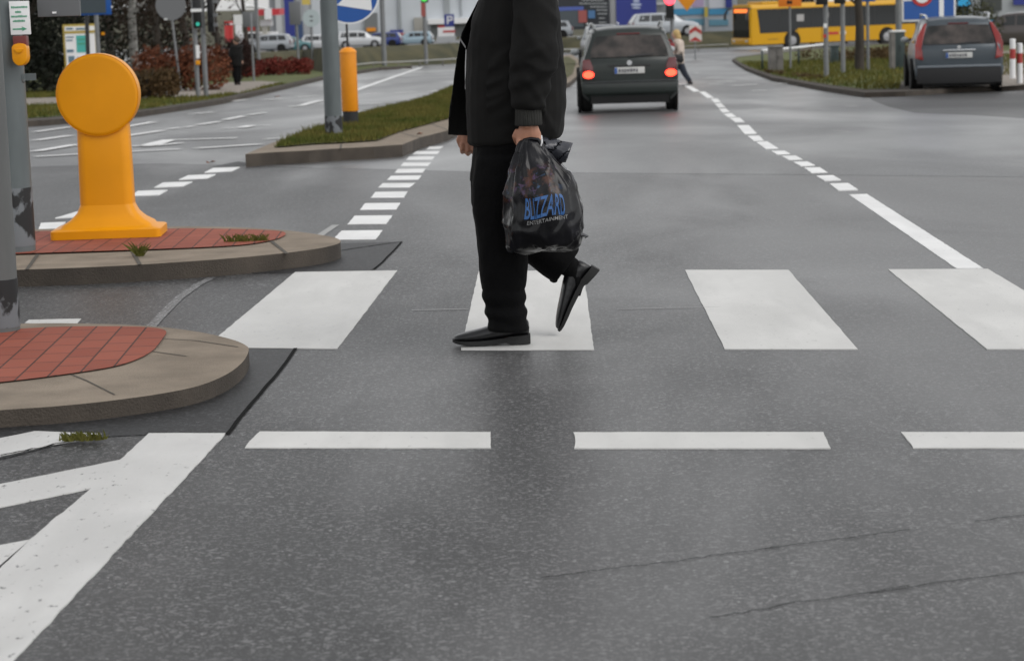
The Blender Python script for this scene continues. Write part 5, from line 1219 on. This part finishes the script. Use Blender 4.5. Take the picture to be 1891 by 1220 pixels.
e, bs = block('service_building', 'grey building between the blue billboard and the striped wall', 'building', 1120, 1262, 0, 215, mat('wall_grey', (.30, .31, .32), .7), 10, 9)
onwall(e, bs, 'pillar', 1126, -60, 1136, 52, mat('pillar_pale', (.38, .38, .38), .6), -1, 1); onwall(e, bs, 'gutter', 1213, 6, 1226, 9, M['white'], -.3, .3)
e, bs = block('striped_wall', 'blue and grey striped building wall behind the chevron sign', 'building', 1243, 1362, 0, 200, mat('stripe_grey', (.34, .37, .40), .6), 10, 9)
for y0, y1, m_, nm in ((-20, 15, mat('stripe_white', (.50, .52, .56), .5), 'upper_band'), (17, 27, M['lightblue'], 'blue_band'), (37, 47, mat('stripe_teal', (.10, .24, .32), .5), 'teal_band')):
    onwall(e, bs, nm, 1244, y0, 1302, y1, m_, -.1, .12); onwall(e, bs, nm, 1309, y0, 1345, y1, m_, -.1, .12)
onwall(e, bs, 'yellow_pillar', 1301, 14, 1307, 32, mat('pillar_yellow', (.45, .36, .06), .5), -.4, .4); onwall(e, bs, 'grey_pillar', 1301, 32, 1309, 62, M['hall2'], -.4, .4); onwall(e, bs, 'poster', 1278, -10, 1300, 13, mat('poster_mauve', (.36, .28, .42), .5), -.16, .05); onwall(e, bs, 'poster', 1340, -10, 1352, 14, M['bbblue'], -.3, .2)
e, bs = block('warehouse', 'pale warehouse wall seen past the grey estate on the right', 'building', 1765, 1990, 0, 240, mat('warehouse_pale', (.36, .38, .38), .6), 10, 10)
onwall(e, bs, 'blue_awning', 1770, -10, 1792, 11, M['cyan'], -1, .5); onwall(e, bs, 'dark_opening', 1768, 12, 1792, 40, M['cabgreen'], -.3, .2); onwall(e, bs, 'downpipe', 1790, -30, 1802, 50, M['hall2'], -.6, .4); onwall(e, bs, 'blue_sign', 1872, -5, 1960, 7, M['bbblue'], -.6, .3); onwall(e, bs, 'dark_opening', 1812, -20, 1850, 20, mat('opening_dark', (.05, .055, .05), .7), -.3, .2)

# ================================================================ TREES AND SHRUBS
def leafm(name, c, c2): 
    return mat(name, c, .8, var=.1, spec=.15, vscale=1.2, col2=c2, vdetail=6)
M['bark'] = mat('bark_dark', (.035, .028, .022), .9, var=.3, vscale=6, bump=.5, bscale=20, stretch=(1, 1, .3)); M['birch'] = mat('bark_birch', (.16, .155, .145), .8, var=.6, vscale=5, stretch=(1, 1, 3))
def leaves(b, c, rx, ry, rz, n, size, seed=0, hollow=.35, flat=False, clump=2.2):
    rnd = random.Random(seed); made = 0
    while made < n:
        v = Vector((rnd.gauss(0, 1), rnd.gauss(0, 1), rnd.gauss(0, 1))).normalized() * (hollow + (1 - hollow) * rnd.random() ** .55)
        k = 1 + .28 * noise.noise(v * 2.1 + Vector((seed, seed * .7, 0))); p = Vector((v.x * rx * k, v.y * ry * k, v.z * rz * k))
        if noise.noise((p + Vector((seed * 3.1, 0, 0))) * (clump / max(rx, rz))) < -.18 and rnd.random() < .8: continue
        a = Vector((rnd.uniform(-1, 1), rnd.uniform(-1, 1), rnd.uniform(-1, 1))).normalized(); u = a.orthogonal().normalized(); w = a.cross(u); s_ = size * rnd.uniform(.5, 1.3)
        q_ = b.add([c + p + u * s_, c + p + w * s_ * .55, c + p - u * s_, c + p - w * s_ * .55]); b.face((q_, q_ + 1, q_ + 2, q_ + 3)); made += 1
def trunk(e, h, r, m, limbs=6, spread=1.2, seed=1, top=.9, name='trunk'):
    rnd = random.Random(seed); b = MB(); pts = [Vector((rnd.uniform(-.06, .06) * h * i / 5, rnd.uniform(-.06, .06) * h * i / 5, h * top * i / 5)) for i in range(6)]; pts[0] = Vector((0, 0, -.15))
    b.tube(pts, [r * 1.25, r, r * .85, r * .7, r * .5, r * .2], 10)
    for i in range(limbs):
        t = rnd.uniform(.3, .9); k = t * 5; p = pts[int(k)].lerp(pts[min(5, int(k) + 1)], k - int(k)); a = rnd.uniform(0, 6.28); L = spread * rnd.uniform(.5, 1)
        d = Vector((math.cos(a), math.sin(a), rnd.uniform(.5, 1.2))); b.tube([p, p + d * L * .5, p + d * L + Vector((0, 0, .2 * L))], [r * .4, r * .25, r * .06], 6)
        for j in range(3):
            t2 = rnd.uniform(.3, .9); p2 = p + d * L * t2; d2 = Vector((d.x + rnd.uniform(-.8, .8), d.y + rnd.uniform(-.8, .8), d.z + rnd.uniform(-.3, .6))); b.tube([p2, p2 + d2 * L * .3, p2 + d2 * L * .55], [r * .16, r * .1, r * .03], 5)
    return b.build(name, m, e, smooth=True)
def tree(name, label, base, h, rx, rz, cz, lm, bm_, n, size, r=.14, seed=1, cat='tree', limbs=7, group=None):
    e = empty(name, base, 0, label, cat, group); trunk(e, h, r, bm_, limbs, rx * .9, seed)
    b = MB(); leaves(b, Vector((0, 0, cz)), rx, rx, rz, n, size, seed); b.build('crown', lm, e); return e
def shrub(label, px0, px1, yb, yt, lm, n, size, seed, dz=.12, depth=1.2, back=0):
    a, c = hit(px0, yb, dz), hit(px1, yb, dz); D = (a.y + c.y) / 2 + back; bs = Vector(((a.x + c.x) / 2 * D / ((a.y + c.y) / 2), D, g(D) + dz)); rx = abs(c.x - a.x) / 2; h = at((px0 + px1) / 2, yt, D).z - bs.z
    e = empty('shrub', bs, 0, label, 'shrub'); rnd = random.Random(seed); b = MB()
    for i in range(9):
        a_ = rnd.uniform(0, 6.28); d = Vector((math.cos(a_) * rx * .8 * rnd.random(), math.sin(a_) * depth * .7 * rnd.random(), h * rnd.uniform(.6, .95))); b.tube([d * .05, d * .5, d], [.03, .02, .006], 5)
    b.build('stems', M['bark'], e)
    b = MB(); k = max(1, round(rx / (h * .55)))
    for i in range(k + 2):
        x = -rx + 2 * rx * (i + .5) / (k + 2); hh = h * rnd.uniform(.82, 1.0); leaves(b, Vector((x, rnd.uniform(-.3, .3) * depth, hh * .48)), max(rx / (k + 1) * 1.25, .3), depth, hh * .52, n // (k + 2), size, seed + i, .3)
    b.build('foliage', lm, e); return e
LR = leafm('leaf_rust', (.085, .029, .015), (.145, .050, .024)); LRED = leafm('leaf_red', (.085, .014, .011), (.15, .028, .020)); LOL = leafm('leaf_olive', (.045, .032, .014), (.085, .05, .022)); LDK = leafm('leaf_dark', (.004, .006, .004), (.012, .014, .008)); LBR = leafm('leaf_brown', (.018, .013, .009), (.036, .025, .018)); LPU = leafm('leaf_purple', (.022, .012, .011), (.050, .028, .024)); LGR = leafm('leaf_green_dull', (.03, .036, .012), (.06, .06, .022))
shrub('large rust red shrub mass behind the twin signal posts', 278, 406, 168, 76, LR, 6500, .055, 3)
shrub('low olive brown shrub in front of the rust red mass', 238, 318, 183, 122, LOL, 3600, .05, 5, depth=.9)
shrub('low clipped red shrub on the grass at the foot of the bank', 448, 563, 139, 103, LRED, 5500, .055, 8, depth=1.1)
shrub('dark rust shrub at the left end of the low red shrub', 440, 476, 146, 108, LRED, 1600, .05, 11, depth=.8, back=3)
bs = gp(440, 86) + Vector((0, 0, .1)); h = at(440, 66, bs.y).z - bs.z; rr = 36 / ppm(bs.y)
tree('round_tree', 'dark purple round crowned bush behind the walker in black', bs, h, rr, h * .46, h * .52, LPU, M['bark'], 3600, .05, .14, 21, limbs=10)
for i, (px, D, hh, rx, lm, lab) in enumerate(((92, 74, 7.5, 1.5, LDK, 'dark evergreen just right of the grey signal posts'), (150, 82, 8, 1.9, LDK, 'dark evergreen behind the yellow framed notice board'), (40, 72, 7, 1.6, LDK, 'dark evergreen hidden behind the grey signal posts'))):
    bs = gp(px, D); e = empty('evergreen_tree', bs, 0, lab, 'tree', 'dark evergreens on the left'); trunk(e, hh, .16, M['bark'], 8, rx * .8, 30 + i)
    b = MB()
    for k in range(7): leaves(b, Vector((0, 0, .5 + hh * .13 * k)), rx * (1.05 - k * .12), rx * (1.05 - k * .12), hh * .12, 900, .085, 40 + i * 9 + k, .2)
    b.build('crown', lm, e)
for i, (px, D, hh, rx, bm_, lm, n, lab) in enumerate(((252, 88, 8, 1.7, M['birch'], LBR, 1500, 'pale birch trunk behind the rust red shrubs'), (205, 92, 8, 2.2, M['bark'], LBR, 2600, 'brown leafed tree left of the pale birch'), (292, 96, 8, 2.0, M['bark'], LBR, 2200, 'brown leafed tree right of the pale birch'), (345, 104, 9, 2.4, M['bark'], LPU, 3000, 'dark purple tree behind the twin signal posts'), (405, 125, 9, 2.6, M['bark'], LGR, 2600, 'dull green tree right of the black signal heads'), (455, 160, 9, 3.0, M['bark'], LGR, 2200, 'dull green tree behind the tall grey sign post'))):
    tree('leafy_tree', lab, gp(px, D), hh, rx, hh * (.42 if i < 4 else .2), hh * (.52 if i < 4 else .68), lm, bm_, n, .085, .17, 60 + i, limbs=9, group='trees behind the left footpath')
tree('street_tree', 'dark bare trunked tree between the signal posts on the right verge', hit(1587, 131, .1), 7, 1.6, 1.5, 4.6, LBR, M['bark'], 1200, .07, .125, 80, limbs=8)
for i, (px, D, hh, rx, lab) in enumerate(((1500, 176, 8, 3.4, 'brown tree above the front of the bus'), (1560, 178, 8, 3.6, 'brown tree above the middle of the bus'), (1625, 180, 8.5, 3.6, 'brown tree above the rear of the bus'), (1680, 186, 8, 3.2, 'brown tree behind the large blue sign'))):
    tree('leafy_tree', lab, gp(px, D), hh, rx, hh * .5, hh * .55, LBR, M['bark'], 3200, .13, .2, 90 + i, limbs=9, group='brown trees behind the bus')
tree('conifer_shrub', 'dull green bush beside the striped posts at the right edge', gp(1800, 100), 2.6, 1.3, 1.1, 1.2, LGR, M['bark'], 1500, .07, .08, 99, cat='bush')
def wood(label, x0, x1, D, h, n, lm, size, seed):
    b = MB(); rnd = random.Random(seed)
    for i in range(n // 220):
        px = rnd.uniform(x0, x1); d = D + rnd.uniform(-3, 12); p = gp(px, d); leaves(b, p + Vector((0, 0, rnd.uniform(.3, h))), 2.2, 1.5, 1.4, 220, size, seed + i, .1)
    return tag(tag(b.build('wood', lm), kind='stuff'), label, 'wood')
wood('dark tangled wood behind the left footpath', -120, 375, 112, 7, 15000, LDK, .14, 7)
wood('brown thicket closing the view behind the bus', 1440, 1760, 195, 7, 9000, LBR, .22, 9)
def hedge_row(label, pix, h, n, lm, size, seed):
    b = MB(); rnd = random.Random(seed)
    for i in range(n // 60):
        t = rnd.random() * (len(pix) - 1); k = int(t); px = pix[k][0] + (pix[k + 1][0] - pix[k][0]) * (t - k); py = pix[k][1] + (pix[k + 1][1] - pix[k][1]) * (t - k); leaves(b, hit(px, py, .1) + Vector((0, rnd.uniform(-.3, .6), h * .45)), h * .8, h * .5, h * .5, 60, size, seed + i, .1)
    return tag(tag(b.build('undergrowth', lm), kind='stuff'), label, 'undergrowth')
hedge_row('brown scrub on the right verge behind the posts', [(1480, 112), (1540, 116), (1600, 113), (1650, 108), (1680, 100)], .55, 4200, leafm('leaf_scrub', (.05, .032, .014), (.095, .06, .025)), .045, 3)
hedge_row('dead brown plants along the kerb of the right verge', [(1420, 136), (1470, 143), (1520, 148)], .14, 1200, leafm('leaf_dead', (.07, .045, .022), (.12, .08, .04)), .025, 5)

# ================================================================ WOMAN CROSSING AHEAD
wb_ = hit(1262, 156, .0); WS = ppm(wb_.y)
def wq(px, py, y=0.0): return Vector(((px - 1262) / WS + (156 - py) / WS * .031, y, (156 - py) / WS - (px - 1262) / WS * .031))
b = MB()
b.ball(wq(1246, 65), .095, .085, .12, 16, 10); b.tube([wq(1247, 72), wq(1250, 80)], .05, 10); b.ball(wq(1240, 66), .016, .015, .02, 8, 6)
b.tube([wq(1250, 78), wq(1252, 100), wq(1252, 116)], [.12, .12, .11], 12)
for y in (-.16, .16): b.tube([wq(1250, 82, y), wq(1251, 94, y * 1.15), wq(1243, 102, y), wq(1236, 97, y * .6)], [.05, .045, .04, .035], 8)
for x, z in ((1234, 97), (1233, 98)): b.ball(wq(x, z, -.09 if x == 1234 else .09), .045, .03, .035, 10, 6)
b.tube([wq(1251, 114, -.07), wq(1262, 134, -.07), wq(1274, 152, -.07)], [.09, .065, .045], 10); b.tube([wq(1251, 114, .07), wq(1244, 134, .07), wq(1240, 152, .07)], [.09, .065, .045], 10)
wm = b.build('person', M['skin2']); remesh(wm, .012, 1); wm.location = wb_
tag(wm, 'woman in beige jacket and dark trousers striding behind the dark green estate', 'person')
b = MB()
b.loft([[wq(cx_ + rx * math.cos(6.283 * i / 16), py, hd * math.sin(6.283 * i / 16)) for i in range(16)] for py, cx_, rx, hd in ((72, 1250, 5, .12), (76, 1252, 9.5, .2), (90, 1252, 11.5, .22), (104, 1252, 11, .21), (118, 1252, 11.5, .21))])
for y in (-.19, .19): b.tube([wq(1251, 79, y), wq(1254, 95, y * 1.2), wq(1246, 104, y), wq(1239, 99, y * .7)], [.075, .07, .06, .05], 10)
o = b.build('jacket', mat('beige_jacket', (.50, .42, .36), .85, var=.12, vscale=5), wm); remesh(o, .018, 2, lambda c: .008 * noise.noise(c * 9))
b = MB(); b.tube([wq(1252, 108, -.06), wq(1256, 120, -.07), wq(1264, 136, -.07), wq(1274, 151, -.07)], [.12, .105, .08, .065], 12); b.tube([wq(1252, 108, .06), wq(1249, 122, .07), wq(1244, 136, .07), wq(1241, 150, .07)], [.12, .105, .08, .065], 12)
o = b.build('trousers', mat('dark_denim', (.012, .016, .028), .8), wm); remesh(o, .016, 1)
for x, y in ((1276, -.07), (1240, .07)):
    b = MB(); b.tube([wq(x + 2, 152, y), wq(x - 2, 154, y), wq(x - 7, 155, y)], [.045, .045, .03], 8); b.build('shoe', M['shoe'], wm, smooth=True)
b = MB(); b.ball(wq(1248, 63, 0), .11, .105, .12, 16, 10); b.ball(wq(1251, 69), .09, .1, .09, 12, 8); b.build('hair', M['blond'], wm, smooth=True)
b = MB(); b.box(-.15, .15, -.06, .06, -.24, .0); b.tube([(-.08, 0, 0), (-.06, 0, .08), (.06, 0, .08), (.08, 0, 0)], .012, 6); o = b.build('hand_bag', mat('bag_red', (.26, .02, .025), .5), None, bevel=.03); o.location = wb_ + wq(1234, 80, -.1); tag(o, 'red bag carried in front by the woman in the beige jacket', 'bag')
b = MB(); b.prism([wq(1244, 100, -.22), wq(1259, 101, -.22), wq(1261, 112, -.22), wq(1256, 117, -.22), wq(1244, 112, -.22)], (0, -.1, 0)); b.tube([wq(1245, 101, -.26), wq(1248, 80, -.2), wq(1258, 101, -.26)], .012, 6); o = b.build('shoulder_bag', M['blackgloss'], None, bevel=.02); o.location = wb_; tag(o, 'black shoulder bag hanging at the hip of the woman in beige', 'bag')

# ================================================================ WALKER ON THE LEFT FOOTPATH
pb_ = hit(438, 157, .13); PS = ppm(pb_.y)
def pq(px, py, y=0.0): return at(px, py, pb_.y + y) - pb_
b = MB(); b.ball(pq(436, 76), .10, .10, .125, 16, 10); b.tube([pq(436, 80), pq(436, 86)], .055, 10)
b.tube([pq(436, 84), pq(435, 100), pq(436, 118)], [.13, .14, .12], 12)
for y in (-.2, .2): b.tube([pq(435, 87, y), pq(431 if y < 0 else 444, 102, y * 1.2), pq(421 if y < 0 else 447, 114, y)], [.055, .05, .04], 8)
for px, y in ((420, -.2), (447, .2)): b.ball(pq(px, 116, y), .04, .03, .05, 10, 6)
b.tube([pq(436, 116, -.08), pq(435, 136, -.08), pq(438, 155, -.08)], [.09, .065, .045], 10); b.tube([pq(436, 116, .08), pq(438, 136, .08), pq(440, 153, .08)], [.09, .065, .045], 10)
wk = b.build('person', M['skin2']); remesh(wk, .014, 1); wk.location = pb_
tag(wk, 'person in black coat and trousers walking on the left footpath before a dark bush', 'person')
b = MB(); b.loft([[pq(cx_ + rx * math.cos(6.283 * i / 16), py, 0) + Vector((0, hd * math.sin(6.283 * i / 16), 0)) for i in range(16)] for py, cx_, rx, hd in ((82, 436, 5, .13), (86, 436, 11, .23), (100, 435, 13, .25), (114, 434, 13, .24), (122, 435, 12, .23))])
for y in (-.22, .22): b.tube([pq(435, 86, y), pq(430 if y < 0 else 445, 102, y * 1.2), pq(422 if y < 0 else 447, 113, y)], [.09, .08, .065], 10)
o = b.build('coat', M['jacket'], wk); remesh(o, .02, 2, lambda c: .008 * noise.noise(c * 8))
b = MB(); b.tube([pq(435, 112, -.08), pq(434, 134, -.08), pq(437, 154, -.08)], [.13, .105, .075], 12); b.tube([pq(437, 112, .08), pq(439, 134, .08), pq(441, 152, .08)], [.13, .105, .075], 12)
o = b.build('trousers', M['trousers'], wk); remesh(o, .018, 1)
for px, y in ((438, -.08), (441, .08)):
    b = MB(); b.tube([pq(px + 3, 154.5, y), pq(px - 1, 155, y), pq(px - 5, 156, y)], [.045, .045, .03], 8); b.build('shoe', M['shoe'], wk, smooth=True)
b = MB(); b.ball(pq(437, 74.5), .112, .115, .115, 14, 10); b.build('hair', M['hair'], wk, smooth=True)
ob_ = hit(452, 142, .12); b = MB(); k = 5 / PS
b.box(-k, k, -.08, .08, .02, 2 * k); b.box(-k * 1.1, k * 1.1, -.09, .09, 2 * k, 2 * k + .03); b.box(-k * .8, k * .8, -.07, .07, -.03, .02); o = b.build('utility_marker', mat('marker_orange', (.55, .22, .03), .6), None, bevel=.012); o.location = ob_; tag(o, 'small orange marker box on the grass behind the walker in black', 'box')
